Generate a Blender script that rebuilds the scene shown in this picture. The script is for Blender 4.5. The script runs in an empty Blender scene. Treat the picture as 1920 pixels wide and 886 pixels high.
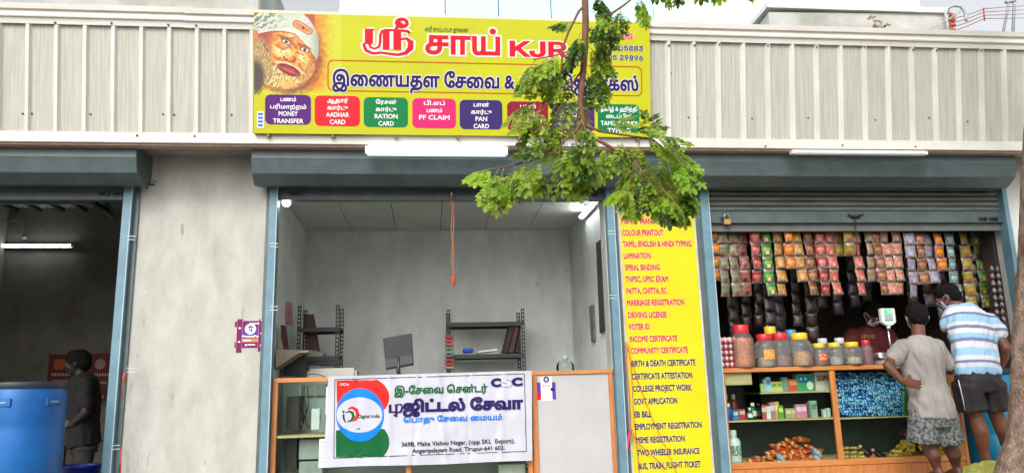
import bpy, bmesh, math, random
from mathutils import Vector, Matrix, noise, Quaternion
from mathutils.geometry import tessellate_polygon, interpolate_bezier
random.seed(7)
S = bpy.context.scene
C = S.collection
PI = math.pi

# ---------------------------------------------------------------- camera
CAMLOC = Vector((0, -6.8, 1.5))
YAW, PITCH, ROLL, FPX = math.radians(6.459), math.radians(11.57), math.radians(-1.534), 1404.2
FWD = Vector((math.sin(YAW)*math.cos(PITCH), math.cos(YAW)*math.cos(PITCH), math.sin(PITCH)))
_r = Vector((math.cos(YAW), -math.sin(YAW), 0)); _u = _r.cross(FWD)
RT = _r*math.cos(ROLL) + _u*math.sin(ROLL)
UP = -_r*math.sin(ROLL) + _u*math.cos(ROLL)
cam = bpy.data.cameras.new('camera'); camo = bpy.data.objects.new('camera', cam); C.objects.link(camo)
camo.matrix_world = Matrix((( RT.x, UP.x, -FWD.x, CAMLOC.x), (RT.y, UP.y, -FWD.y, CAMLOC.y), (RT.z, UP.z, -FWD.z, CAMLOC.z), (0, 0, 0, 1)))
cam.sensor_width = 36; cam.lens = 36*FPX/1920; cam.clip_end = 2000; cam.clip_start = .05
S.camera = camo
# ---------------------------------------------------------------- world, sun, exposure
SUN_EL, SUN_AZ = math.radians(38), math.radians(202)     # azimuth clockwise from +Y: the sun stands behind the camera, a little left
W = bpy.data.worlds.new('World'); S.world = W; W.use_nodes = True
nt = W.node_tree; bg = nt.nodes['Background']
sky = nt.nodes.new('ShaderNodeTexSky'); sky.sky_type = 'NISHITA'; sky.sun_disc = False
sky.sun_elevation = SUN_EL; sky.sun_rotation = SUN_AZ; sky.dust_density = 4; sky.air_density = 1; sky.ozone_density = 1
hs = nt.nodes.new('ShaderNodeHueSaturation'); hs.inputs['Saturation'].default_value = .14; hs.inputs['Value'].default_value = 2.1
nt.links.new(sky.outputs[0], hs.inputs['Color']); nt.links.new(hs.outputs[0], bg.inputs[0]); bg.inputs[1].default_value = .15
sun = bpy.data.lights.new('sun', 'SUN'); suno = bpy.data.objects.new('sun', sun); C.objects.link(suno)
sun.energy = 1.3; sun.angle = math.radians(12); sun.color = (1, .985, .965)
sd = Vector((math.sin(SUN_AZ)*math.cos(SUN_EL), math.cos(SUN_AZ)*math.cos(SUN_EL), math.sin(SUN_EL)))
suno.rotation_euler = sd.to_track_quat('Z', 'Y').to_euler(); suno.location = sd*30
S.view_settings.view_transform = 'Standard'; S.view_settings.look = 'None'; S.view_settings.exposure = -.3; S.view_settings.gamma = 1
S.cycles.max_bounces = 8; S.cycles.transparent_max_bounces = 16; S.cycles.use_denoising = True
S.cycles.sample_clamp_indirect = 6

# ---------------------------------------------------------------- helpers
def ray(px, py): return FWD*FPX + RT*(px-960) - UP*(py-443)
def P(px, py, Y=0.0):                      # the point of depth Y seen at a photo position
    d = ray(px, py); return CAMLOC + d*((Y-CAMLOC.y)/d.y)
def PX(px, py, X):
    d = ray(px, py); return CAMLOC + d*((X-CAMLOC.x)/d.x)
def PZ(px, py, Z):
    d = ray(px, py); return CAMLOC + d*((Z-CAMLOC.z)/d.z)
def lin(c):
    c = c/255; return c/12.92 if c <= .04045 else ((c+.055)/1.055)**2.4
def rgb(r, g, b): return (lin(r), lin(g), lin(b), 1)
class Plane:
    def __init__(s, o, v=(0, 0, 1)):
        s.o = Vector(o); s.u = Vector((1, 0, 0)); s.v = Vector(v).normalized(); s.n = s.u.cross(s.v)   # points to -Y (the viewer)
    def uv(s, px, py):
        d = ray(px, py); t = (s.o-CAMLOC).dot(s.n)/d.dot(s.n); p = CAMLOC+d*t-s.o
        return p.dot(s.u), p.dot(s.v)
    def at(s, u, v, off=0): return s.o+s.u*u+s.v*v+s.n*off
_m = {}
def M(name, col, rough=.6, var=.12, scale=9., bump=0., metal=0., col2=None, stretch=(1, 1, 1), alpha=None, spec=.5, bscale=None, emit=0, blotch=(.35, .65), trans=0, spots=None):
    if name in _m: return _m[name]
    m = bpy.data.materials.new(name); m.use_nodes = True; n = m.node_tree; b = n.nodes['Principled BSDF']
    L = n.links.new
    b.inputs['Roughness'].default_value = rough; b.inputs['Metallic'].default_value = metal; b.inputs['Specular IOR Level'].default_value = spec
    tc = n.nodes.new('ShaderNodeTexCoord'); mp = n.nodes.new('ShaderNodeMapping'); mp.inputs['Scale'].default_value = stretch
    L(tc.outputs['Object'], mp.inputs[0])
    if var or col2:
        nz = n.nodes.new('ShaderNodeTexNoise'); nz.inputs['Scale'].default_value = scale; nz.inputs['Detail'].default_value = 7; nz.inputs['Roughness'].default_value = .62
        L(mp.outputs[0], nz.inputs[0])
        mr = n.nodes.new('ShaderNodeMapRange'); mr.inputs[1].default_value = blotch[0]; mr.inputs[2].default_value = blotch[1]
        L(nz.outputs[0], mr.inputs[0])
        mx = n.nodes.new('ShaderNodeMix'); mx.data_type = 'RGBA'
        c2 = col2 or tuple(max(0, c*(1-var*2)) for c in col[:3])+(1,)
        mx.inputs[6].default_value = col; mx.inputs[7].default_value = c2
        L(mr.outputs[0], mx.inputs[0]); L(mx.outputs[2], b.inputs['Base Color'])
        if emit: L(mx.outputs[2], b.inputs['Emission Color'])
        if spots:                                   # (colour, threshold, scale, stretch): dust, rust or chips with a shape of their own
            m2 = n.nodes.new('ShaderNodeMapping'); m2.inputs['Scale'].default_value = spots[3] if len(spots) > 3 else (1, 1, 1); L(tc.outputs['Object'], m2.inputs[0])
            z2 = n.nodes.new('ShaderNodeTexNoise'); z2.inputs['Scale'].default_value = spots[2]; z2.inputs['Detail'].default_value = 9; z2.inputs['Roughness'].default_value = .7; L(m2.outputs[0], z2.inputs[0])
            r2 = n.nodes.new('ShaderNodeMapRange'); r2.inputs[1].default_value = spots[1]; r2.inputs[2].default_value = spots[1]+.06; L(z2.outputs[0], r2.inputs[0])
            x2 = n.nodes.new('ShaderNodeMix'); x2.data_type = 'RGBA'; x2.inputs[7].default_value = spots[0]; L(r2.outputs[0], x2.inputs[0]); L(mx.outputs[2], x2.inputs[6]); L(x2.outputs[2], b.inputs['Base Color'])
    else:
        b.inputs['Base Color'].default_value = col; b.inputs['Emission Color'].default_value = col
    if emit: b.inputs['Emission Strength'].default_value = emit
    if bump:
        n2 = n.nodes.new('ShaderNodeTexNoise'); n2.inputs['Scale'].default_value = bscale or scale*4; n2.inputs['Detail'].default_value = 6
        L(mp.outputs[0], n2.inputs[0])
        bp = n.nodes.new('ShaderNodeBump'); bp.inputs['Strength'].default_value = min(1, bump); bp.inputs['Distance'].default_value = .02
        L(n2.outputs[0], bp.inputs['Height']); L(bp.outputs[0], b.inputs['Normal'])
    if alpha is not None: b.inputs['Alpha'].default_value = alpha
    if trans:
        b.inputs['Transmission Weight'].default_value = 0
        tr = n.nodes.new('ShaderNodeBsdfTranslucent'); ms = n.nodes.new('ShaderNodeMixShader'); ms.inputs[0].default_value = trans
        tr.inputs[0].default_value = tuple(min(1, c*1.6) for c in col[:3])+(1,)
        out = n.nodes['Material Output']; L(b.outputs[0], ms.inputs[1]); L(tr.outputs[0], ms.inputs[2]); L(ms.outputs[0], out.inputs[0])
    _m[name] = m; return m
def glass(name, tint=(.9, .95, .93, 1), refl=.12, rough=.02):
    if name in _m: return _m[name]
    m = bpy.data.materials.new(name); m.use_nodes = True; n = m.node_tree; n.nodes.remove(n.nodes['Principled BSDF'])
    t = n.nodes.new('ShaderNodeBsdfTransparent'); t.inputs[0].default_value = tint
    g = n.nodes.new('ShaderNodeBsdfGlossy'); g.inputs['Roughness'].default_value = rough; g.inputs[0].default_value = (.9, .95, .95, 1)
    fr = n.nodes.new('ShaderNodeLayerWeight'); fr.inputs[0].default_value = refl
    mx = n.nodes.new('ShaderNodeMixShader'); n.links.new(fr.outputs['Fresnel'], mx.inputs[0]); n.links.new(t.outputs[0], mx.inputs[1]); n.links.new(g.outputs[0], mx.inputs[2])
    n.links.new(mx.outputs[0], n.nodes['Material Output'].inputs[0]); _m[name] = m; return m

def tag(o, label=None, cat=None, group=None, kind=None):
    if label: o['label'] = label
    if cat: o['category'] = cat
    if group: o['group'] = group
    if kind: o['kind'] = kind
    return o
def thing(name, label, cat, loc=(0, 0, 0), group=None, rz=0):
    o = bpy.data.objects.new(name, None); o.empty_display_size = .1; o.location = loc; o.rotation_euler = (0, 0, rz); C.objects.link(o)
    return tag(o, label, cat, group)
def link(name, me, parent=None):
    o = bpy.data.objects.new(name, me); C.objects.link(o)
    if parent is not None:
        o.parent = parent
        p = parent
        mw = Matrix.Identity(4); ch = []
        while p is not None: ch.append(p); p = p.parent
        for q in reversed(ch): mw = mw @ q.matrix_parent_inverse @ q.matrix_basis
        o.matrix_parent_inverse = mw.inverted()
    return o
def local(name, me, parent):                    # mesh written in its parent's own coordinates
    o = bpy.data.objects.new(name, me); C.objects.link(o); o.parent = parent; return o
KIDS = {}
def copy_tree(o, parent=None):
    c = o.copy(); C.objects.link(c)
    if parent is not None: c.parent = parent
    for ch in [x for x in o.children]: copy_tree(ch, c)
    return c
def clone(o, loc, rot=(0, 0, 0), label=None, scale=None):
    c = copy_tree(o); c.location = loc; c.rotation_euler = rot
    if label: c['label'] = label
    if scale: c.scale = scale
    return c

class MB:
    def __init__(s): s.v = []; s.f = []; s.m = []; s.sm = []
    def add(s, vs, fs, mi=0, smooth=False, mtx=None):
        k = len(s.v)
        for v in vs:
            v = Vector(v); s.v.append(mtx @ v if mtx is not None else v)
        for f in fs: s.f.append([k+i for i in f]); s.m.append(mi); s.sm.append(smooth)
        return s
    def box(s, a, b, mi=0, mtx=None):
        x0, y0, z0 = [min(p, q) for p, q in zip(a, b)]; x1, y1, z1 = [max(p, q) for p, q in zip(a, b)]
        return s.add([(x0, y0, z0), (x1, y0, z0), (x1, y1, z0), (x0, y1, z0), (x0, y0, z1), (x1, y0, z1), (x1, y1, z1), (x0, y1, z1)],
              [(0, 3, 2, 1), (4, 5, 6, 7), (0, 1, 5, 4), (1, 2, 6, 5), (2, 3, 7, 6), (3, 0, 4, 7)], mi, False, mtx)
    def prism(s, prof, x0, x1, mi=0):          # (y,z) profile extruded along X
        n = len(prof); vs = [(x0, y, z) for y, z in prof]+[(x1, y, z) for y, z in prof]
        fs = [(i, (i+1) % n, n+(i+1) % n, n+i) for i in range(n)]+[tuple(range(n))[::-1], tuple(range(n, 2*n))]
        return s.add(vs, fs, mi)
    def lathe(s, prof, c=(0, 0, 0), n=24, mi=0, mtx=None, cap=True, smooth=True, wob=0):
        vs = []; fs = []
        for r, z in prof:
            for i in range(n):
                a = 2*PI*i/n; vs.append((c[0]+r*math.cos(a), c[1]+r*math.sin(a), c[2]+z))
        for j in range(len(prof)-1):
            for i in range(n): fs.append((j*n+i, j*n+(i+1) % n, (j+1)*n+(i+1) % n, (j+1)*n+i))
        s.add(vs, fs, mi, smooth, mtx)
        if cap:
            for (r, z), fl in ((prof[0], 1), (prof[-1], 0)):
                if r > 1e-5:
                    ring = [(c[0]+r*math.cos(2*PI*i/n), c[1]+r*math.sin(2*PI*i/n), c[2]+z) for i in range(n)]
                    s.add(ring, [tuple(range(n))[::-1] if fl else tuple(range(n))], mi, False, mtx)
        return s
    def tube(s, pts, r, n=8, mi=0, cap=True, smooth=True):
        pts = [Vector(p) for p in pts]; rs = r if isinstance(r, (list, tuple)) else [r]*len(pts)
        vs = []; fs = []; ref = None
        for i, p in enumerate(pts):
            d = (pts[min(i+1, len(pts)-1)]-pts[max(i-1, 0)]).normalized()
            if ref is None: ref = Vector((0, 0, 1)) if abs(d.z) < .9 else Vector((1, 0, 0))
            a = d.cross(ref).normalized(); b = a.cross(d).normalized(); ref = b
            for k in range(n):
                t = 2*PI*k/n; vs.append(p+(a*math.cos(t)+b*math.sin(t))*rs[i])
        for j in range(len(pts)-1):
            for i in range(n): fs.append((j*n+i, j*n+(i+1) % n, (j+1)*n+(i+1) % n, (j+1)*n+i))
        if cap: fs += [tuple(range(n))[::-1], tuple(range((len(pts)-1)*n, len(pts)*n))]
        return s.add(vs, fs, mi, smooth)
    def quad(s, a, b, c, d, mi=0): return s.add([a, b, c, d], [(0, 1, 2, 3)], mi)
    def mesh(s, name, mats, bevel=0, seg=1):
        me = bpy.data.meshes.new(name); me.from_pydata([tuple(v) for v in s.v], [], s.f)
        for m in (mats if isinstance(mats, (list, tuple)) else [mats]): me.materials.append(m)
        me.polygons.foreach_set('material_index', s.m); me.polygons.foreach_set('use_smooth', s.sm)
        if bevel:
            bm = bmesh.new(); bm.from_mesh(me)
            es = [e for e in bm.edges if len(e.link_faces) == 2 and e.calc_face_angle(0) > .5]
            bmesh.ops.bevel(bm, geom=es, offset=bevel, segments=seg, affect='EDGES', clamp_overlap=True)
            bm.to_mesh(me); bm.free()
        me.update(); return me
    def build(s, name, mats, parent=None, bevel=0, seg=1):
        return link(name, s.mesh(name, mats, bevel, seg), parent)
    def loc(s, name, mats, parent, bevel=0, seg=1):
        return local(name, s.mesh(name, mats, bevel, seg), parent)
def box(name, a, b, mat, parent=None, bevel=0): return MB().box(a, b).build(name, mat, parent, bevel)

# ---------------------------------------------------------------- lettering: glyph outlines filled contour by contour
_gc = {}
try: SANS = bpy.data.fonts.load(bpy.utils.system_resource('DATAFILES', path='fonts')+'/Inter.woff2')    # a face that ships inside Blender
except Exception: SANS = None
def _poly_area(p): return sum(p[i][0]*p[(i+1) % len(p)][1]-p[(i+1) % len(p)][0]*p[i][1] for i in range(len(p)))/2
def _inside(pt, poly):
    x, y = pt; r = False; j = len(poly)-1
    for i in range(len(poly)):
        if (poly[i][1] > y) != (poly[j][1] > y) and x < (poly[j][0]-poly[i][0])*(y-poly[i][1])/(poly[j][1]-poly[i][1])+poly[i][0]: r = not r
        j = i
    return r
def outlines(s, mixed=None):
    if mixed is None: mixed = any(ord(q) > 255 for q in s)
    if (s, mixed) in _gc: return _gc[(s, mixed)]
    c = bpy.data.curves.new('lettering_source', 'FONT'); c.body = s; c.size = 1; c.resolution_u = 3
    if SANS is not None and not mixed: c.font = SANS
    o = bpy.data.objects.new('lettering_source', c); C.objects.link(o)
    bpy.context.view_layer.update()
    cu = o.evaluated_get(bpy.context.evaluated_depsgraph_get()).to_curve(bpy.context.evaluated_depsgraph_get())
    ps = []
    for sp in cu.splines:
        pts = []
        if sp.type == 'BEZIER':
            bp = sp.bezier_points; n = len(bp)
            for i in range(n):
                a, b = bp[i], bp[(i+1) % n]
                straight = (a.handle_right-a.co).length < 1e-4 and (b.handle_left-b.co).length < 1e-4
                q = [a.co, b.co] if straight else interpolate_bezier(a.co, a.handle_right, b.handle_left, b.co, 4)
                pts += [(v[0], v[1]) for v in q[:-1]]
        else: pts = [(v.co[0], v.co[1]) for v in sp.points]
        cl = []
        for p in pts:
            if not cl or abs(p[0]-cl[-1][0])+abs(p[1]-cl[-1][1]) > 2e-3: cl.append(p)
        if len(cl) > 2: ps.append(cl)
    bpy.data.objects.remove(o); bpy.data.curves.remove(c)
    _gc[(s, mixed)] = ps; return ps
def embolden(p, d, sx=1):                # push a contour outward (its own left side) by d
    n = len(p); out = []; sg = 1
    for i in range(n):
        a, b, c = Vector(p[i-1]), Vector(p[i]), Vector(p[(i+1) % n])
        e1 = (b-a).normalized(); e2 = (c-b).normalized(); nn = Vector((e1.y+e2.y, -e1.x-e2.x))
        if nn.length < 1e-6: nn = Vector((e1.y, -e1.x))
        nn.normalize(); k = max(.45, nn.dot(Vector((e1.y, -e1.x))))
        q = b+nn*d/k*sg; out.append((q.x, q.y))
    return out
_tri = {}
def cdt_fill(loops):
    from mathutils.geometry import delaunay_2d_cdt
    vs = []; es = []
    for l in loops:
        k = len(vs); vs += [Vector(p) for p in l]; es += [(k+i, k+(i+1) % len(l)) for i in range(len(l))]
    ov, oe, of, _, _, _ = delaunay_2d_cdt(vs, es, [], 0, 1e-5)
    F = []
    for f in of:
        cx = sum(ov[i].x for i in f)/len(f); cy = sum(ov[i].y for i in f)/len(f); w = 0
        for l in loops:
            x0, y0 = l[-1]
            for x1, y1 in l:
                if (y0 > cy) != (y1 > cy) and cx < (x1-x0)*(cy-y0)/(y1-y0)+x0: w += 1 if y1 > y0 else -1
                x0, y0 = x1, y1
        if w: F.append(tuple(f))
    return [(v.x, v.y) for v in ov], F
def fill(s, bold=0, ps=None, mixed=None):
    if ps is not None: return cdt_fill([[*p] for p in ps])
    if mixed is None: mixed = any(ord(q) > 255 for q in s)
    ps = outlines(s, mixed); V = []; F = []; i = 0
    for ch in s:
        if ch == ' ': continue
        n = len(outlines(ch, mixed)); g = ps[i:i+n]; i += n
        if not g: continue
        ox, oy = g[0][0]; key = (ch, bold, n, mixed)
        if key not in _tri:
            sg = 1 if _poly_area(max(g, key=lambda p: abs(_poly_area(p)))) > 0 else -1
            lp = [[(x-ox, y-oy) for x, y in q] for q in g]
            if bold: lp = [embolden(q, bold*sg) for q in lp]
            _tri[key] = cdt_fill(lp)
        tv, tf = _tri[key]; k = len(V); V += [(x+ox, y+oy) for x, y in tv]; F += [tuple(k+j for j in f) for f in tf]
    return V, F
def letters(pl, s, px0, py0, px1, caph_px, mat, parent, off=.002, bold=.0, name='lettering', ps=None, shear=0, mixed=None):
    """text s from (px0,py0) baseline-left to px1 on plane pl, capital height caph_px photo pixels"""
    xs = [x for p in (ps or outlines(s, mixed)) for x, y in p]; x0, x1 = min(xs), max(xs)
    u0, v0 = pl.uv(px0, py0); u1, _ = pl.uv(px1, py0); _, vt = pl.uv(px0, py0-caph_px)
    sx = (u1-u0)/(x1-x0); sy = (vt-v0)/.70
    V, F = fill(s, bold, ps, mixed)
    vs = [pl.at(u0+(x-x0)*sx+shear*y*sy, v0+y*sy, off) for x, y in V]
    mb = MB(); fs = []
    for f in F:
        a, b, c = [vs[i] for i in f]
        fs.append(f if (b-a).cross(c-a).dot(pl.n) > 0 else f[::-1])
    mb.add(vs, fs); return mb.build(name, mat, parent)
def stroke(pts, ws, n=1):
    """flat pen stroke through pts with widths ws -> one closed contour"""
    L = []; R = []
    for i, p in enumerate(pts):
        a = Vector(pts[max(i-1, 0)]); b = Vector(pts[min(i+1, len(pts)-1)]); d = (b-a).normalized(); nn = Vector((-d.y, d.x))
        w = ws[i] if isinstance(ws, (list, tuple)) else ws
        L.append((p[0]+nn.x*w/2, p[1]+nn.y*w/2)); R.append((p[0]-nn.x*w/2, p[1]-nn.y*w/2))
    c = L+R[::-1]
    return c if _poly_area(c) > 0 else c[::-1]
def disc(x, y, r, n=20, ry=None): return [(x+r*math.cos(2*PI*i/n), y+(ry or r)*math.sin(2*PI*i/n)) for i in range(n)]
def shape(pl, polys, mat, parent, off, name):
    """flat print: polygons given in (u,v) on the plane"""
    mb = MB()
    for k, p in enumerate(polys):
        p, tr = cdt_fill([p])
        vs = [pl.at(x, y, off+k*.00005) for x, y in p]
        fs = []
        for f in tr:
            a, b, c = [vs[i] for i in f]; fs.append(tuple(f) if (b-a).cross(c-a).dot(pl.n) > 0 else tuple(f)[::-1])
        mb.add(vs, fs)
    return mb.build(name, mat, parent)
def rrect(u0, v0, u1, v1, r, n=5):
    out = []
    for cx, cy, a0 in ((u1-r, v1-r, 0), (u0+r, v1-r, 90), (u0+r, v0+r, 180), (u1-r, v0+r, 270)):
        for i in range(n+1):
            a = math.radians(a0+90*i/n); out.append((cx+r*math.cos(a), cy+r*math.sin(a)))
    return out
def slab(pl, poly, o0, o1, mat, parent, name):   # a sheet with thickness, poly in (u,v), from offset o0 to o1
    n = len(poly); mb = MB()
    mb.add([pl.at(x, y, o1) for x, y in poly]+[pl.at(x, y, o0) for x, y in poly], [tuple(range(n)), tuple(range(n, 2*n))[::-1]]+[(i, n+i, n+(i+1) % n, (i+1) % n) for i in range(n)])
    return mb.build(name, mat, parent)

# ---------------------------------------------------------------- organic shapes (people, sacks)
def capsule(mb, a, ra, b, rb, n=14, m=4):
    a, b = Vector(a), Vector(b); d = (b-a); L = d.length or 1e-6; q = d.to_track_quat('Z', 'Y').to_matrix().to_4x4(); mt = Matrix.Translation(a) @ q
    prof = [(ra*math.sin(PI/2*i/m)+1e-5, -ra*math.cos(PI/2*i/m)) for i in range(m+1)]+[(rb*math.cos(PI/2*i/m)+1e-5, L+rb*math.sin(PI/2*i/m)) for i in range(m+1)]
    mb.lathe(prof, n=n, mtx=mt)
def ellip(mb, c, r, rot=(0, 0, 0), n=18):
    from mathutils import Euler
    mt = Matrix.Translation(Vector(c)) @ Euler(rot).to_matrix().to_4x4() @ Matrix.Diagonal((r[0], r[1], r[2], 1))
    mb.lathe([(math.sin(PI*i/10)+1e-5, -math.cos(PI*i/10)) for i in range(11)], n=n, mtx=mt)
def loft(mb, rings, side=(1, 0, 0), n=20, cap=True):
    """rings: (centre, r_side, r_other[, tilt vector])"""
    vs = []; fs = []; S_ = Vector(side).normalized(); cs = [Vector(r[0]) for r in rings]
    for i, r in enumerate(rings):
        d = (cs[min(i+1, len(cs)-1)]-cs[max(i-1, 0)]).normalized(); o = d.cross(S_).normalized(); s2 = o.cross(d).normalized()
        for k in range(n):
            t = 2*PI*k/n; vs.append(cs[i]+s2*math.cos(t)*r[1]+o*math.sin(t)*r[2])
    for j in range(len(rings)-1):
        for i in range(n): fs.append((j*n+i, j*n+(i+1) % n, (j+1)*n+(i+1) % n, (j+1)*n+i))
    if cap: fs += [tuple(range(n))[::-1], tuple(range((len(rings)-1)*n, len(rings)*n))]
    mb.add(vs, fs, 0, True)
def organic(mb, name, mat, parent, vox=.012, smooth=6, disp=None):
    me = mb.mesh(name, mat); o = bpy.data.objects.new(name, me); C.objects.link(o)
    r = o.modifiers.new('r', 'REMESH'); r.mode = 'VOXEL'; r.voxel_size = vox; r.use_smooth_shade = True
    if smooth: sm = o.modifiers.new('s', 'SMOOTH'); sm.iterations = smooth; sm.factor = .5
    bpy.context.view_layer.update(); dg = bpy.context.evaluated_depsgraph_get()
    m2 = bpy.data.meshes.new_from_object(o.evaluated_get(dg)); bpy.data.objects.remove(o)
    if disp:
        nn = [v.normal.copy() for v in m2.vertices]
        for v, n_ in zip(m2.vertices, nn): v.co += n_*disp(v.co, n_)
        m2.update()
    for p in m2.polygons: p.use_smooth = True
    m2.name = name
    if not m2.materials: m2.materials.append(mat)
    return link(name, m2, parent)
# ================================================================ materials
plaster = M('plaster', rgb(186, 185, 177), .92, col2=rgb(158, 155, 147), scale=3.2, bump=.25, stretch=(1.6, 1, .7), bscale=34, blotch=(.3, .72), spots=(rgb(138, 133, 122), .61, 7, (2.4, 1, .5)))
innerwall = M('inner_wall_cement', rgb(214, 217, 213), .9, col2=rgb(192, 196, 191), scale=2.4, bump=.15, bscale=30, stretch=(1.5, 1, .8), spots=(rgb(176, 180, 175), .64, 5))
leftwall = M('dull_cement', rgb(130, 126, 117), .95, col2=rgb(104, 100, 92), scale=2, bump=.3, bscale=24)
whitepaint = M('white_wall_paint', rgb(222, 222, 216), .85, col2=rgb(200, 200, 192), scale=1.6, bump=.1)
concrete = M('concrete', rgb(150, 146, 138), .95, col2=rgb(118, 114, 106), scale=2, bump=.4)
asphalt = M('asphalt', rgb(70, 70, 70), .95, col2=rgb(52, 51, 50), scale=3, bump=.5, bscale=60)
tealp = M('teal_shutter_paint', rgb(84, 98, 98), .42, col2=rgb(68, 82, 83), scale=5, bump=.12, bscale=14, spots=(rgb(120, 122, 116), .66, 16, (.6, 1, 2)))
tealj = M('teal_rail_paint', rgb(100, 134, 148), .45, col2=rgb(82, 112, 126), scale=6, bump=.08, blotch=(.4, .75), spots=(rgb(150, 168, 174), .67, 26, (1, 1, .5)))
chip = M('worn_paint_edge', rgb(178, 196, 202), .6, var=.1)
cream = M('cream_metal_sheet', rgb(186, 184, 174), .5, col2=rgb(160, 157, 146), scale=5, bump=.08, stretch=(9, 1, .5), blotch=(.3, .72), spots=(rgb(140, 134, 120), .66, 9, (6, 1, .7)))  # pans: base toned below the ribs, shade between ribs put into the colour
creamr = M('cream_metal_rib', rgb(212, 210, 202), .5, col2=rgb(196, 193, 184), scale=5, stretch=(1, 1, .5))  # same sheet as the pans, paler so the lit ribs are in the colour
creamw = M('cream_metal_trim', rgb(216, 213, 204), .42, col2=rgb(198, 193, 182), scale=3, stretch=(.6, 1, 2), blotch=(.35, .8))
screwm = M('rusty_screw', rgb(110, 90, 72), .6)
steel = M('steel', rgb(190, 190, 188), .3, metal=.9, var=.05)
brass = M('brass', rgb(196, 160, 84), .35, metal=.8, var=.1)
blackm = M('black_metal', rgb(34, 36, 38), .5, var=.1)
darkpl = M('dark_plastic', rgb(30, 30, 33), .4, var=.05)
tubem = M('lit_tube', (.82, .92, 1, 1), .4, var=0, emit=9)
# ================================================================ ground and plinth
tag(box('ground', (-300, -300, -.3), (300, 300, 0), M('dusty_ground', rgb(128, 125, 118), .95, col2=rgb(100, 98, 92), scale=2, bump=.5)), kind='structure')
tag(box('plinth', (-6.4, -1.5, -.02), (8.4, 4.3, .65), concrete, bevel=.02), kind='structure')
# ================================================================ shop building
B = thing('shop_building', 'single storey row of three shops with grey plaster piers under a metal fascia', 'building', (1, 0, .65))
def wall(a, b, m, name='wall'): return box(name, a, b, m, B)
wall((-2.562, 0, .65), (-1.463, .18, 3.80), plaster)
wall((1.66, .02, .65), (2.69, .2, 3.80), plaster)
wall((5.80, 0, .65), (8.4, .18, 3.80), whitepaint)
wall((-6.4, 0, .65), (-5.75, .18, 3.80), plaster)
wall((-6.4, .003, 3.803), (8.4, .183, 4.95), concrete, 'beam')
wall((-5.75, .06, 3.40), (-2.56, .18, 3.80), concrete, 'lintel')
wall((-1.46, .06, 3.41), (1.66, .18, 3.80), concrete, 'lintel')
wall((2.69, .06, 3.40), (5.80, .18, 3.80), concrete, 'lintel')
# rooms
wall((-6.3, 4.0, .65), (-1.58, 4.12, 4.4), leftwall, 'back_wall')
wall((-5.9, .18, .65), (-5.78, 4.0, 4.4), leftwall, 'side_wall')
wall((-1.56, .183, .65), (-1.452, 4.0, 4.4), innerwall, 'side_wall')
wall((-1.452, 2.15, .65), (1.72, 2.27, 3.9), innerwall, 'back_wall')
wall((1.72, .203, .65), (1.84, 4.0, 3.9), innerwall, 'side_wall')
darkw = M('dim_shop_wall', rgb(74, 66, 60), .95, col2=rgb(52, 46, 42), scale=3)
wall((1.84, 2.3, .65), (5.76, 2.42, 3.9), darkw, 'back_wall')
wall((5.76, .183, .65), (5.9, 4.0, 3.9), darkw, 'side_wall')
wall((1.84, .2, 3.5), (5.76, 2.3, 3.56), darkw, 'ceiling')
wall((-1.58, 2.4, 3.95), (5.9, 4.0, 4.05), leftwall, 'roof')
cp = M('ceiling_board', rgb(206, 205, 200), .85, col2=rgb(190, 188, 182), scale=3, bump=.05)
cl = wall((-1.452, .19, 3.43), (1.72, 2.15, 3.50), M('ceiling_joint', rgb(70, 70, 66), .9), 'ceiling')
for i in range(6):
    for j in range(3):
        x0 = -1.448+i*.53; x1 = min(x0+.522, 1.715); y0 = .2+j*.65
        box('ceiling_panel', (x0, y0, 3.418), (x1, y0+.642, 3.428), cp, cl)
corr = M('corrugated_roof', rgb(176, 172, 160), .6, col2=rgb(140, 134, 122), scale=4)
mb = MB()
for k in range(40):
    x = -5.78+k*.105
    mb.add([(x, .18, 4.19), (x+.05, .18, 4.22), (x+.105, .18, 4.19), (x, 4.0, 4.15), (x+.05, 4.0, 4.18), (x+.105, 4.0, 4.15)], [(0, 3, 4, 1), (1, 4, 5, 2)], 0)
rf = mb.build('roof_sheet', corr, B)
for k in range(14):
    x = -5.7+k*.3; box('purlin', (x, .2, 4.10), (x+.045, 3.99, 4.145), blackm, B)
box('rafter', (-5.78, 3.2, 4.02), (-1.58, 3.26, 4.098), concrete, B)

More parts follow.
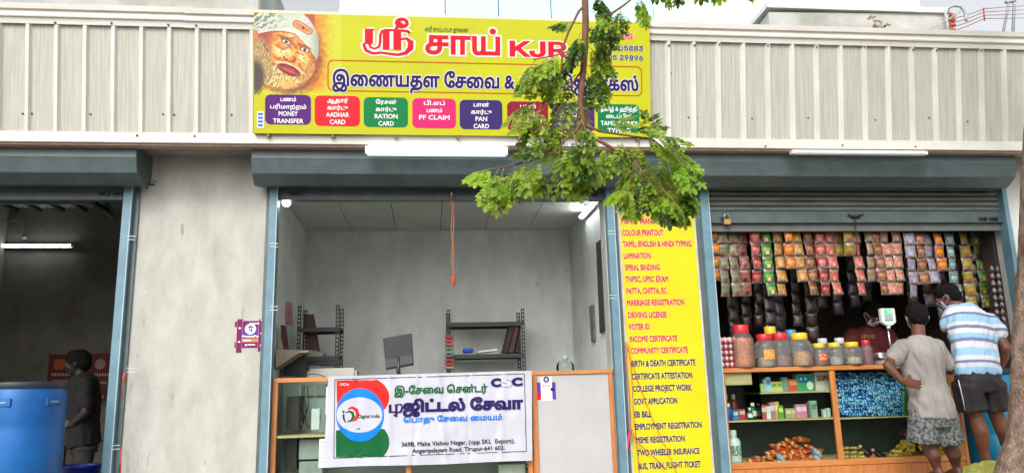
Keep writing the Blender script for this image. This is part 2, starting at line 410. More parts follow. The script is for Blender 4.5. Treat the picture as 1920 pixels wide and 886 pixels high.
# ================================================================ roller shutters
def shutter(label, xl0, xl1, xr0, xr1, hx0, hx1, ztop, zbot, mirror, slats=0, open_left=True):
    t = thing('roller_shutter', label, 'roller shutter', ((xl1+xr0)/2, 0, .65), group='roller shutters of the three shops')
    MB().prism([(.0, 3.801), (-.36, 3.801), (-.375, 3.53), (-.335, 3.40), (-.21, 3.325), (-.075, 3.345), (-.075, 3.39), (.0, 3.39)], hx0, hx1).build('housing', tealp, t, bevel=.004)
    for x0, x1, inner in ((xl0, xl1, 1), (xr0, xr1, -1)):
        if x0 is None: continue
        w = x1-x0
        if inner > 0: a0, a1, b0, b1, c = x0, x0+w*.34, x0+w*.34, x1, x1
        else: a0, a1, b0, b1, c = x1-w*.34, x1, x0, x1-w*.34, x0+w*.62
        g = MB().box((b0, -.07, .65), (b1, .05, 3.39)).build('guide_rail', tealj, t, bevel=.004)
        MB().box((a0+.001, -.02, .65), (a1-.001, .055, 3.37)).build('rail_flange', tealp, g)
        MB().box((c-.006, -.0725, .65), (c+.001, -.069, 3.37)).build('rail_edge', chip, g)
    mb = MB(); mb.box((xl1-.02, .0, zbot), (xr0+.02, .045, ztop)); mb.box((xl1-.02, -.03, zbot-.006), (xr0+.02, .045, zbot-.001))
    mb.build('bottom_bar', tealp, t, bevel=.003)
    n = slats
    for k in range(n):
        z = ztop+.003+k*.0525
        MB().prism([(.03, z), (.008, z+.004), (-.002, z+.02), (.002, z+.036), (.018, z+.046), (.03, z+.05)], xl1-.015, xr0+.015).build('slat', M('slat_paint', rgb(116, 122, 114), .5, col2=rgb(94, 100, 94), scale=6, stretch=(.4, 1, 3), bump=.1), t)
    return t
sh1 = shutter('left teal shutter rolled up over the dark shop with the blue drum', -5.75, -5.63, -2.682, -2.56, -5.9, -2.478, 3.385, 3.245, 0)
sh2 = shutter('middle teal shutter rolled up over the service counter behind the long banner', -1.463, -1.356, 1.668, 1.782, -1.53, 2.118, 3.385, 3.247, 0)
sh3 = shutter('right teal shutter lowered a few slats over the grocery shop', 2.55, 2.674, 5.747, 5.824, 2.121, 5.69, 3.141, 3.025, 0, slats=5)
box('lower_channel', (2.674, .012, 2.945), (5.747, .05, 3.017), M('dull_channel', rgb(96, 100, 98), .6), sh3)
def hasp(px, py, Y, parent):
    p = P(px, py, Y)
    mb = MB(); mb.box((p.x-.045, Y-.006, p.z-.02), (p.x+.045, Y+.01, p.z+.02)); mb.tube([(p.x-.02, Y-.004, p.z), (p.x-.02, Y-.035, p.z), (p.x+.02, Y-.035, p.z), (p.x+.02, Y-.004, p.z)], .006)
    mb.lathe([(.016, 0), (.014, .022)], n=12, mtx=Matrix.Translation((p.x+.03, Y-.004, p.z)) @ Matrix.Rotation(PI/2, 4, 'X'))
    mb.build('hasp', M('dark_steel', rgb(70, 76, 76), .4, metal=.6), parent)
hasp(195, 364, 0, sh1); hasp(222, 364, 0, sh1)
hasp(552, 364, 0, sh2); hasp(1114, 366, 0, sh2)
hasp(1358, 410, 0, sh3); hasp(1842, 410, 0, sh3); hasp(1862, 410, 0, sh3); hasp(1604, 406, 0, sh3)
# marks of old tape on the rails
tape = M('old_tape', rgb(196, 204, 200), .7)
def tapes(px, pys, Y, par):
    for py in pys:
        p = P(px, py, Y); q = random.uniform(-.15, .15)
        for k in (0, 1):
            z = p.z-k*.03
            MB().add([(p.x-.035, Y-.002, z), (p.x+.035, Y-.002, z+q*.05), (p.x+.035, Y-.002, z+.006+q*.05), (p.x-.035, Y-.002, z+.007)], [(0, 1, 2, 3)]).build('tape_mark', tape, par)
tapes(246, (443, 690), -.071, sh1); tapes(217, (835,), -.071, sh1)
tapes(514, (456, 575), -.071, sh2); tapes(1147, (433,), -.071, sh2); tapes(1150, (553,), -.071, sh2)
# shutter arm bracket in the left shop
p0, p1 = P(168, 372, .3), P(216, 412, .3)
t = thing('steel_bracket', 'dark slanted steel bracket under the left shutter box', 'bracket', (p0.x, .3, p0.z))
MB().tube([p0, p1], .025, n=4).build('arm', M('dark_teal', rgb(40, 62, 60), .5), t)
MB().tube([P(195, 374, .3), P(214, 398, .3)], .012, n=4).build('brace', M('dark_teal', rgb(40, 62, 60), .5), t)

# padlocks
def padlock(px, py, Y, label, s=1.0):
    p = P(px, py, Y); t = thing('padlock', label, 'padlock', p)
    MB().box((-.03*s, -.012*s, -.05*s), (.03*s, .012*s, 0)).loc('body', brass if s > 1 else steel, t, bevel=.005)
    MB().tube([(-.02*s, 0, -.004), (-.02*s, 0, .03*s), (-.012*s, 0, .042*s), (.012*s, 0, .042*s), (.02*s, 0, .03*s), (.02*s, 0, -.004)], .005*s).loc('shackle', steel, t)
padlock(1363, 410, -.035, 'brass padlock hanging at the left end of the grocery shutter bar', 1.15)
padlock(1099, 376, -.035, 'grey steel padlock hanging at the right end of the middle shutter bar', .95)
# rope hanging from the middle shutter
p = P(846, 366, -.03)
def wob(px, pys, Y, r, name, mat, parent, amp=1.2):
    pts = [P(px+amp*math.sin(i*1.9+px)+ (py-pys[0])*pys[2], py, Y) for i, py in enumerate([pys[0]+(pys[1]-pys[0])*k/9 for k in range(10)])]
    MB().tube(pts, r, n=6).build(name, mat, parent)
rp = M('orange_rope', rgb(190, 120, 84), .85, col2=rgb(150, 88, 60), scale=60)
t = thing('pull_rope', 'thin orange looped rope hanging from the middle shutter bar', 'rope', p)
MB().tube([P(847, 350, -.02), P(847, 372, -.02)], .012, n=6).build('hook', steel, t)
wob(846, (366, 520, .015), -.03, .0045, 'strand', rp, t); wob(850, (366, 520, .004), -.035, .0045, 'strand', rp, t, 1)
MB().tube([P(849, 516, -.03), P(850, 524, -.03), P(851, 534, -.03), P(850, 539, -.03)], [.010, .022, .010, .004], n=8).build('knot', M('red_rope', rgb(188, 70, 40), .8), t)
# centre handle rod of the grocery shutter
t = thing('shutter_rod', 'thin dark iron rod hooked on the middle of the grocery shutter bar', 'rod', P(1604, 404, -.02))
MB().tube([P(1590, 402, -.02), P(1604, 406, -.03), P(1618, 402, -.02)], .009, n=6).build('hook', blackm, t)
MB().tube([P(1603, 406, -.03), P(1607, 470, -.03), P(1605, 480, -.03)], .006, n=6).build('rod', blackm, t)

# ================================================================ fascia
FA = math.radians(10); FP = Plane((0, -.45, 3.626), (0, -math.sin(FA), math.cos(FA)))
F_ = thing('metal_fascia', 'cream corrugated metal fascia band leaning out above all three shops', 'fascia', (1, -.45, 3.626))
XL, XR = -6.4, 8.4
def fbox(x0, x1, v0, v1, o0, o1, name, mat, par=F_, bevel=0):
    return slab(FP, [(x0, v0), (x1, v0), (x1, v1), (x0, v1)], o0, o1, mat, par, name)
def rib(x, m):
    poly = [(x-.031, -.006), (x-.013, .026), (x+.013, .026), (x+.031, -.006)]
    v0, v1 = .02, 1.06; mb = MB()
    vs = [FP.at(a, v0, b) for a, b in poly]+[FP.at(a, v1, b) for a, b in poly]
    mb.add(vs, [(0, 1, 5, 4), (1, 2, 6, 5), (2, 3, 7, 6), (0, 3, 2, 1), (4, 5, 6, 7)]); return mb.build('rib', m, F_)
xs = []
x = -3.095-.2265*14
while x < .2: xs.append(x); x += .2265
x = 2.426-.2385*9
while x < XR: xs.append(x); x += .2385
for a, b in zip(xs[:-1], xs[1:]):
    mb = MB(); poly = []; n = 7; x0, x1 = a+.012, b-.012         # a pan with fine stiffening flutes
    for i in range(n*2+1):
        u = x0+(x1-x0)*i/(n*2); poly.append((u, .0016 if (i % 2 and i not in (1, n*2-1)) else 0.0))
    vs = [FP.at(u, .02, o) for u, o in poly]+[FP.at(u, 1.06, o) for u, o in poly]+[FP.at(x0, .02, -.004), FP.at(x1, .02, -.004), FP.at(x0, 1.06, -.004), FP.at(x1, 1.06, -.004)]
    m = len(poly); fs = [(i, i+1, m+i+1, m+i) for i in range(m-1)]+[(2*m, 2*m+2, 2*m+3, 2*m+1)]
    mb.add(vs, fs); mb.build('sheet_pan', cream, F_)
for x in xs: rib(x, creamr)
# backing so that the fascia is a closed band
MB().add([FP.at(XL, .02, -.02), FP.at(XR, .02, -.02), FP.at(XR, 1.12, -.02), FP.at(XL, 1.12, -.02), (XL, -.03, 4.74), (XR, -.03, 4.74), (XL, -.03, 3.64), (XR, -.03, 3.64)],
         [(0, 3, 2, 1), (3, 4, 5, 2), (0, 1, 7, 6), (4, 6, 7, 5)]).build('backing', concrete, F_)
def flash(x0, x1, dz=0):
    prof = [(.985+dz, .028), (1.035+dz, .034), (1.04+dz, .05), (1.052+dz, .052), (1.057+dz, .036), (1.10+dz, .030), (1.105+dz, .052), (1.15+dz, .056), (1.158+dz, .0), (1.15+dz, -.12), (1.0+dz, -.02)]
    n = len(prof); vs = [FP.at(x0, v, o) for v, o in prof]+[FP.at(x1, v, o) for v, o in prof]
    MB().add(vs, [(i, n+i, n+(i+1) % n, (i+1) % n) for i in range(n)]+[tuple(range(n)), tuple(range(n, 2*n))[::-1]]).build('ridge_flashing', creamw, F_)
flash(XL, -2.02, .004); flash(-2.06, 2.02); flash(2.022, XR, -.005)
for x0, x1, o in ((XL, -1.49, 0), (-1.49, 1.6, .002), (1.58, 4.4, .0), (4.38, XR, .003)):
    prof = [(.088, .030+o), (.004, .034+o), (0, .03), (-.004+0, -.1), (.02, -.1), (.088, .026)]
    n = len(prof); vs = [FP.at(x0, v, q) for v, q in prof]+[FP.at(x1, v, q) for v, q in prof]
    MB().add(vs, [(i, n+i, n+(i+1) % n, (i+1) % n) for i in range(n)]+[tuple(range(n)), tuple(range(n, 2*n))[::-1]]).build('drip_flashing', creamw, F_)
box('soffit', (XL, -.46, 3.605), (XR, -.365, 3.6235), M('soffit_board', rgb(176, 150, 132), .8), F_)
def screw(px, py, off):
    u, v = FP.uv(px, py); q = FP.n.to_track_quat('Z', 'Y').to_matrix().to_4x4()
    MB().lathe([(.0095, 0), (.0085, .006), (.003, .008)], n=8, mtx=Matrix.Translation(FP.at(u, v, off)) @ q).build('screw', screwm, F_)
for px, py in ((107, 45), (212, 46), (318, 49), (370, 50), (1252, 87), (1300, 87), (1346, 85), (1437, 87), (1528, 90), (1618, 90), (1708, 95), (1752, 96), (1836, 97)): screw(px, py, .032)
for px, py in ((260, 255), (367, 256), (1432, 275), (1576, 273), (1712, 276), (1914, 282)): screw(px, py, .034)
for px, py in ((43, 213), (60, 213), (170, 214), (306, 214), (327, 215), (434, 215), (1258, 137), (1291, 220), (1306, 221), (1410, 222), (1515, 221), (1533, 221), (1641, 225), (1742, 221), (1756, 225), (1814, 228)): screw(px, py, .001)

# battens under the fascia
def batten(px0, py0, px1, py1, h, label, lit):
    a, b = P(px0, py0, -.505), P(px1, py1, -.505); t = thing('light_batten', label, 'tube light', ((a.x+b.x)/2, -.5, a.z), group='tube lights fixed under the fascia')
    MB().box((a.x, -.535, a.z-h), (b.x, -.475, a.z)).build('diffuser', lit, t, bevel=.008, seg=2)
    for x in (a.x-.012, b.x-.002): MB().box((x, -.532, a.z-h+.003), (x+.014, -.478, a.z-.002)).build('end_cap', M('white_plastic', rgb(214, 214, 212), .4, var=.05), t)
batten(688, 274, 949, 279, .078, 'bright lit tube light box under the yellow sign board', M('lit_batten', (.80, .93, 1, 1), .4, var=0, emit=1.6))
batten(1485, 282, 1734, 286, .038, 'unlit white tube light batten above the grocery shutter', M('white_batten', rgb(226, 226, 224), .35, var=.04))

# ================================================================ background above the fascia
bgw = M('far_white_wall', rgb(240, 240, 238), .9, var=.03)
t = thing('white_building', 'tall white building behind the shops with pale blue panelled bay', 'building', (2.5, 6, 0))
box('wall', (-1.6, 6, 0), (9.8, 12, 13), bgw, t)
bl = M('pale_blue_panel', rgb(176, 216, 236), .5, col2=rgb(190, 222, 236), scale=1.5)
a, b = P(836, 30, 5.9).x, P(1190, 30, 5.9).x; w = (b-a)/3.6
for k in range(4): box('cladding_panel', (a+k*w, 5.93, 2), (a+k*w+w-.02, 5.995, 12.5), bl, t)
box('panel_joint', (a-.02, 5.96, 2), (a+4*w, 5.992, 12.4), M('joint_dark', rgb(60, 80, 100), .8), t)
box('downpipe', (P(1303, 40, 5.9).x-.04, 5.85, 2), (P(1303, 40, 5.9).x+.04, 5.95, 12), whitepaint, t)
t = thing('concrete_ledge', 'weathered grey concrete slab edge of the storey behind, left of the sign', 'ledge', (-3.3, 1.8, 5.5))
a, b = P(76, 10, 1.8), P(487, 10, 1.8)
box('slab', (a.x, 1.8, 5.3), (b.x, 4.5, 6.9), M('weathered_slab', rgb(190, 190, 184), .9, col2=rgb(150, 150, 142), scale=1.2, bump=.3), t, bevel=.02)
box('pillar', (a.x+.3, 2.2, 4.4), (b.x-.3, 4.2, 5.297), concrete, t)
t = thing('roof_parapet', 'pale grey concrete parapet box on the roof behind the right fascia', 'parapet', (6.2, 3, 4.4))
a, b = P(1441, 22, 3), P(1776, 30, 3)
mb = MB(); z0 = 5.2; za, zb = a.z, b.z+.05
mb.add([(a.x, 3, z0), (b.x, 3, z0), (b.x, 3, zb), (a.x, 3, za), (a.x+.1, 5.2, z0), (b.x, 5.2, z0), (b.x, 5.2, zb), (a.x+.1, 5.2, za)], [(0, 1, 2, 3), (4, 7, 6, 5), (0, 3, 7, 4), (1, 5, 6, 2), (3, 2, 6, 7), (0, 4, 5, 1)])
mb.build('wall', M('weathered_slab', rgb(190, 190, 184)), t, bevel=.015)
box('coping', (a.x-.04, 2.95, (za+zb)/2+.01), (b.x+.02, 5.3, (za+zb)/2+.09), whitepaint, t)
box('post', (5.2, 3.2, 4.4), (b.x-.2, 5.0, 5.197), concrete, t)
# weed
t = thing('wall_weed', 'small reddish weed growing over the roof parapet edge', 'weed', P(1645, 62, 2.8))
wm = M('weed_leaf', rgb(140, 96, 84), .7, col2=rgb(110, 120, 80), scale=30)
c0 = P(1645, 66, 2.8)
for st in range(4):
    mb = MB(); top = P(1632+st*11, (26, 44, 40, 42)[st], 2.8); MB().tube([c0, (c0+top)/2+Vector((.02, 0, 0)), top], .006, n=5).build('stem', wm, t)
    for k in range(9):
        f = .25+.75*k/9; q = c0.lerp(top, f); a = random.uniform(0, 6.28); l = .10; d = Vector((math.cos(a)*l, math.sin(a)*l*.5, random.uniform(-.07, .03))); s_ = Vector((-d.z, 0, d.x)).normalized()*.022
        mb.add([q, q+d*.5+s_, q+d, q+d*.5-s_], [(0, 1, 2, 3)])
    lf = mb.build('leaves', wm, t); lf['kind'] = 'stuff'
# bent pipe, power bracket, wires, far pole
pipe = M('pale_pipe', rgb(176, 184, 176), .6, bump=.2)
t = thing('vent_pipe', 'pale bent gooseneck pipe standing at the right end of the roof parapet', 'pipe', P(1774, 66, 2.9))
MB().tube([P(x, y, 2.9) for x, y in ((1778, 70), (1776, 45), (1773, 26), (1776, 16), (1788, 11), (1800, 12), (1808, 20), (1811, 32), (1812, 40))], .022, n=8).build('pipe', pipe, t)
MB().tube([P(1728, 62, 2.9), P(1776, 38, 2.9), P(1806, 18, 2.9)], .01, n=6).build('stay', pipe, t)
t = thing('wire_bracket', 'rusty red insulator bracket holding the wires beside the gooseneck pipe', 'bracket', P(1783, 50, 3))
rm = M('red_insulator', rgb(190, 100, 80), .6)
MB().tube([P(1781, 66, 3), P(1783, 26, 3)], .03, n=8).build('post', rm, t)
for k in range(4): MB().lathe([(.02, 0), (.05, .02), (.05, .04), (.02, .06)], n=12, mtx=Matrix.Translation(P(1786, 60-k*9, 2.98))).build('insulator', rm, t)
t = thing('spacer_rod', 'small red spacer rod clamped across the wires', 'rod', P(1846, 28, 3.6))
MB().tube([P(1844, 15, 3.6), P(1846, 39, 3.6)], .012, n=6).build('rod', rm, t)
for k in range(4):
    y0 = 32+k*8
    pts = [P(1784, y0+4, 3), P(1812, y0-3-k, 3.25), P(1846, 17+k*6, 3.6), P(1880, 14+k*7, 5), P(1935, 10+k*8, 8)]
    tag(MB().tube(pts, .006, n=5).build('wire', M('wire_red', rgb(140, 60, 50), .6)), ('topmost', 'second from the top', 'third from the top', 'lowest')[k]+' of the wires running right from the red insulator bracket', 'wire', 'overhead wires at the right')
t = thing('far_pole', 'thin pale lattice pole far behind at the top right corner', 'pole', P(1886, 66, 9))
lead = M('pale_steel', rgb(170, 175, 180), .6)
MB().tube([P(1899, 70, 9), P(1902, 0, 9), P(1903, -50, 9)], .035, n=6).build('leg', lead, t)
MB().tube([P(1879, 70, 9), P(1893, 0, 9), P(1897, -50, 9)], .03, n=6).build('leg', lead, t)
MB().tube([P(1886, 4, 9), P(1903, 2, 9)], .05, n=6).build('crossarm', lead, t)

rust = M('rust_stain', rgb(112, 70, 50), .95, col2=rgb(84, 50, 38), scale=60)
def stain(px, py, w, h, seed):
    q = P(px, py, -.0015); r_ = random.Random(seed); n = 16
    MB().add([(q.x+w*math.cos(2*PI*k/n)*r_.uniform(.4, 1), -.0015, q.z+h*math.sin(2*PI*k/n)*r_.uniform(.4, 1)) for k in range(n)], [tuple(range(n))]).build('rust_mark', rust, B)
stain(284, 346, .05, .018, 1); stain(290, 340, .03, .008, 2); stain(493, 345, .02, .03, 3); stain(276, 352, .02, .012, 4)
# ================================================================ the big yellow sign
def ink(name, r, g, b, rough=.5): return M(name, rgb(r, g, b), rough, var=0, spec=.2)
i_red = ink('print_red', 200, 10, 34); i_pale = ink('print_pale_pink', 246, 214, 206); i_ind = ink('print_indigo', 34, 20, 84); i_lav = ink('print_lavender', 214, 206, 222)
i_white = ink('print_white', 230, 230, 230); i_dgreen = ink('print_dark_green', 20, 86, 46); i_or = ink('print_orange', 176, 84, 14)
SG = thing('sign_board', 'large yellow printed flex sign board with red and indigo Tamil lettering on the fascia', 'sign board', (.25, -.55, 3.7))
u0, vB = FP.uv(479, 246); _, vT = FP.uv(479, 22); u1, _ = FP.uv(1215, 160)
vB2 = FP.uv(1213, 262)[1]; vT2 = FP.uv(1217, 55)[1]
vB = (vB+vB2)/2-.01; vT = (vT+vT2)/2
yel = M('flex_yellow', rgb(186, 188, 16), .42, col2=rgb(178, 176, 12), spec=.3, scale=1.5, bump=.02, bscale=8)
SO = .075
slab(FP, [(u0, vB), (u1, vB), (u1, vT), (u0, vT)], SO-.012, SO, yel, SG, 'face')
fm = M('sign_frame_steel', rgb(120, 110, 80), .5, metal=.3)
for a, b, c, d in ((u0, vB, u1, vB+.03), (u0, vT-.03, u1, vT), (u0, vB+.031, u0+.03, vT-.031), (u1-.03, vB+.031, u1, vT-.031)):
    slab(FP, [(a, b), (c, b), (c, d), (a, d)], .03, SO-.0125, fm, SG, 'frame_bar')
for k in range(7):
    uu = u0+.12+k*(u1-u0-.24)/6; slab(FP, [(uu-.012, vB-.03), (uu+.012, vB-.03), (uu+.012, vB+.02), (uu-.012, vB+.02)], .028, .07, fm, SG, 'clip')
class Off(Plane):
    """a print layer lying on another plane, offset off it"""
    def __init__(s, pl, off): s.o = pl.o+pl.n*off; s.u = pl.u; s.v = pl.v; s.n = pl.n
SP = Off(FP, SO)
def UV(px, py): return SP.uv(px, py)
# warm orange glow printed round the portrait + the portrait: one printed panel with its own colours (vertex colours of the print)
def print_grid(pl, ua, va, ub, vb, nu, nv, fn, name, parent, off):
    me = bpy.data.meshes.new(name); vs = []; cs = []; fs = []
    for j in range(nv+1):
        for i in range(nu+1):
            s_, t_ = i/nu, j/nv; vs.append(pl.at(ua+(ub-ua)*s_, va+(vb-va)*t_, off)); cs.append(fn(s_, 1-t_))
    for j in range(nv):
        for i in range(nu): k = j*(nu+1)+i; fs.append((k, k+1, k+nu+2, k+nu+1))
    me.from_pydata(vs, [], fs); at = me.color_attributes.new('ink', 'FLOAT_COLOR', 'POINT')
    for i, c in enumerate(cs): at.data[i].color = (lin(c[0]), lin(c[1]), lin(c[2]), 1)
    if 'ink_print' not in _m:
        m = bpy.data.materials.new('ink_print'); m.use_nodes = True; n = m.node_tree; v = n.nodes.new('ShaderNodeVertexColor'); v.layer_name = 'ink'
        n.links.new(v.outputs[0], n.nodes['Principled BSDF'].inputs['Base Color']); n.nodes['Principled BSDF'].inputs['Roughness'].default_value = .45; _m['ink_print'] = m
    me.materials.append(_m['ink_print']); return link(name, me, parent)
def mixc(a, b, t): t = max(0, min(1, t)); return tuple(a[i]*(1-t)+b[i]*t for i in range(3))
def sm(a, b, x): t = max(0, min(1, (x-a)/(b-a))); return t*t*(3-2*t)
def seg(px, py, x0, y0, x1, y1):
    dx, dy = x1-x0, y1-y0; t = max(0, min(1, ((px-x0)*dx+(py-y0)*dy)/(dx*dx+dy*dy))); return math.hypot(px-x0-dx*t, py-y0-dy*t)
def ell(x, y, cx, cy, rx, ry, a=0):
    c, s_ = math.cos(a), math.sin(a); X = ((x-cx)*c+(y-cy)*s_)/rx; Y = (-(x-cx)*s_+(y-cy)*c)/ry; return math.hypot(X, Y)
def portrait(s_, t_):
    x, y = s_*160, t_*155                       # print coordinates, about one per photo pixel
    N = lambda fx, fy, k: noise.noise(Vector((x*fx, y*fy, k)))
    nz = N(.12, .12, 0); n2 = N(.5, .16, 3); n3 = N(.9, .3, 9)
    Y_ = (186, 188, 16)
    col = mixc((206, 112, 14), Y_, sm(104, 152, x+nz*10)); col = mixc(col, Y_, sm(132, 153, y))
    fe = ell(x, y, 56, 70, 60, 76, -.28)
    col = mixc((120, 56, 24), col, sm(.92, 1.25, fe+nz*.1))
    if fe < 1.0+nz*.03:
        sk = mixc((218, 128, 44), (236, 176, 80), sm(-.3, .4, nz+.25*N(.05, .07, 4)))
        sk = mixc(sk, (128, 44, 22), .85*sm(.55, 1.0, ell(x, y, 66, 74, 50, 62, -.3)))
        for cx, cy, rx, ry, a in ((47, 72, 17, 12, .3), (88, 82, 11, 16, -.4), (62, 70, 5, 14, -.4), (70, 44, 20, 5, .25)): sk = mixc(sk, (230, 222, 160), .85*(1-sm(.2, 1.1, ell(x, y, cx, cy, rx, ry, a))))
        w = abs(N(.10, .30, 5)+.5*N(.2, .5, 6)); sk = mixc(sk, (140, 58, 26), .6*(1-sm(.0, .16, w)))
        for a, b_, c, d, wd in ((40, 60, 52, 68, 2), (52, 69, 66, 62, 1.5), (76, 72, 90, 78, 1.5), (38, 84, 54, 92, 2.4), (54, 46, 84, 46, 1.2), (70, 56, 76, 64, 3), (52, 92, 44, 104, 3), (82, 96, 88, 108, 2.5)): sk = mixc(sk, (140, 54, 24), .65*(1-sm(wd*.4, wd*1.5, seg(x, y, a, b_, c, d))))
        col = sk
    hair = mixc((222, 192, 126), (134, 106, 66), sm(-.2, .3, n2+.4*n3)); hair = mixc(hair, (226, 170, 60), .5*(1-sm(.2, 1, ell(x, y, 60, 132, 26, 16))))
    be = ell(x, y, 48, 120, 46, 24, .12)
    if be < 1.0+n2*.25: col = mixc(col, hair, sm(1.15, .8, be+n3*.3))
    wh = ell(x, y, 16, 88, 18, 48, -.18)
    if wh < 1+n2*.25: col = mixc(col, mixc(hair, (110, 84, 52), .35), sm(1.1, .7, wh))
    ch = ell(x, y, 97, 112, 10, 24, .55)
    if ch < 1+n2*.4: col = mixc(col, mixc(hair, (176, 96, 36), .5), sm(1.15, .75, ch))
    col = mixc(col, (50, 44, 38), .9*(1-sm(.6, 1.1, ell(x, y, 4, 122, 16, 36)+n2*.3)))
    col = mixc((96, 36, 20), col, sm(.0, .5, abs(x-18)/30+abs(y-70)/40+.1*nz)) if 10 < x < 26 and 50 < y < 100 and wh > .6 else col
    edge = 41-8*math.sin(PI*min(1, max(0, x-2)/84))+max(0, x-72)**1.5*.17      # lower edge of the headscarf
    if y < edge and ell(x, y, 50, 60, 68, 74, -.1) < 1.0+.0*x and x < 117:
        ang = math.atan2(y-38, x+14); fo = N(.0, .0, 1)+math.sin(ang*26+nz*4)*.6+.5*N(.25, .25, 8)
        col = mixc((190, 194, 176), (76, 90, 82), sm(-.4, 1.0, fo)*(1-.9*sm(16, 66, x))); col = mixc(col, (206, 208, 192), .7*sm(9, 3, edge-y)); col = mixc(col, (130, 140, 122), .6*sm(98, 116, x))
        d = seg(x, y, 77, 19, 99, 32)
        if d < 7.5: col = mixc((214, 98, 50), (226, 150, 96), sm(0, 5, d)) if d < 5.8 else (136, 50, 34)
        if math.hypot(x-89, y-26.5) < 3: col = (100, 36, 26)
    elif y < edge+2.2 and x < 110: col = mixc(col, (150, 50, 40), .75)
    if x < 7 and 33 < y < 50: col = (200, 100, 56)
    for ex, ey, a in ((58, 54, .35), (92, 68, .3)):
        col = mixc(col, (110, 46, 24), .7*(1-sm(.7, 1.5, ell(x, y, ex-1, ey-6, 12, 3.4, a+.1)))); e = ell(x, y, ex, ey, 8, 3.8, a)
        if e < 1.25: col = mixc((204, 196, 160), (96, 44, 26), sm(.75, 1.15, e))
        if math.hypot(x-ex, y-ey) < 3.1: col = (50, 48, 44)
    nd = ell(x, y, 64, 84, 11, 7, .4)
    if .78 < nd < 1.15 and y > 80: col = mixc(col, (116, 40, 20), .8)
    for cx, cy in ((59, 88), (70, 91)): col = mixc(col, (80, 24, 16), .8*(1-sm(.6, 1.2, ell(x, y, cx, cy, 3, 1.8, .4))))
    mo = ell(x, y, 63, 107, 20, 8.2, .42)
    if mo < 1.75 and y < 104+.42*(x-63): col = mixc(col, mixc(hair, (220, 204, 160), .6), sm(1.8, 1.3, mo))
    if mo < 1.0: col = mixc((176, 34, 44), (84, 12, 26), sm(.35, 1, mo+.2*n2)); col = mixc(col, (220, 90, 84), .7*(1-sm(.6, 2, abs((y-108.5)-.44*(x-63)))))
    elif mo < 1.16: col = (130, 60, 34)
    g = 1+.10*n3+.05*N(.3, .3, 12); return tuple(max(0, min(255, c*g)) for c in col)
ua, va = UV(481, 178); ub, vb_ = UV(641, 26)
vb_ = vT-.004
print_grid(SP, u0+.004, va, ub, vb_, 200, 190, portrait, 'portrait_print', SG, .001)

def both(s, x0, y0, x1, cap, mat, halo, b0, b1, ps=None):
    if halo: letters(SP, s, x0, y0, x1, cap, halo, SG, .0022, b1, 'lettering_outline', ps=ps)
    letters(SP, s, x0, y0, x1, cap, mat, SG, .0034, b0, 'lettering', ps=ps)
# big red ligature drawn with a broad pen
def sri(b=0):
    k = b
    ps = [stroke([(.20, 2.42), (.20, 1.0)], .60+k), stroke([(.10, 2.36), (.62, 2.36)], .16+k),
          stroke([(.20, 1.1), (.32, .72), (.62, .58), (.92, .76), (1.02, 1.2), (1.04, 1.9), (1.16, 2.26), (1.42, 2.38), (1.7, 2.3)], .20+k),
          stroke([(1.46, 2.4), (1.46, .55)], .50+k),
          stroke([(1.46, 2.36), (2.5, 2.36)], .22+k), stroke([(2.28, 2.4), (2.28, .55)], .58+k), stroke([(2.5, 2.36), (3.05, 2.3), (3.2, 2.12)], .26+k),
          stroke([(2.5, 1.52), (2.95, 1.62), (3.28, 1.3), (3.25, .7), (2.9, .25), (2.3, .05)], [.2+k, .26+k, .44+k, .46+k, .34+k, .26+k]),
          stroke([(2.4, .06), (1.7, .14), (1.1, .24), (.5, .14), (0.0, .40), (-.16, .85), (-.15, 1.12)], [.26+k, .24+k, .24+k, .26+k, .28+k, .22+k, .16+k]),
          stroke([(2.2, 2.45), (2.32, 2.86), (2.7, 3.0)], .26+k)]
    ring = disc(2.62, 3.06, .52+k/2, 26); hole = disc(2.70, 3.08, max(.05, .17-k/2), 16)[::-1]
    return ps+[ring], hole
def big_sri(mat, off, b, name):
    ps, hole = sri(b); X0, Y0 = UV(680, 103); X1, Y1 = UV(777, 34); xs_ = -.26; sx = (X1-X0)/(3.55+.26); sy = (Y1-Y0)/(3.58)
    loops = [[(X0+(x+.26)*sx, Y0+y*sy) for x, y in p] for p in ps+([hole] if b < .3 else [])]
    V, F = cdt_fill(loops); vs = [SP.at(x, y, off) for x, y in V]
    fs = []
    for f in F:
        a, bb, c = vs[f[0]], vs[f[1]], vs[f[2]]; fs.append(f if (bb-a).cross(c-a).dot(SP.n) > 0 else f[::-1])
    MB().add(vs, fs).build(name, mat, SG)
big_sri(i_pale, .0022, .30, 'lettering_outline'); big_sri(i_red, .0034, 0, 'lettering')
both('சாய்', 799, 100, 936, 41, i_red, i_pale, .030, .085)
both('KJR', 958, 105, 1061, 37, i_red, i_pale, .03, .07)
both('ஸ்ரீ சாய்பாபா துைண', 797, 59, 878, 8, i_dgreen, None, .006, 0)
both('K. RAJES', 1110, 71, 1186, 12, i_red, i_pale, .03, .07)
both('42 05883', 1138, 94, 1205, 12, i_ind, i_lav, .02, .05)
both('05 29896', 1140, 112, 1205, 12, i_ind, i_lav, .02, .05)
both('இைணயதள ேசைவ & கலர் ெஜராக்ஸ்', 624, 160, 1196, 25, i_ind, i_lav, .035, .075)
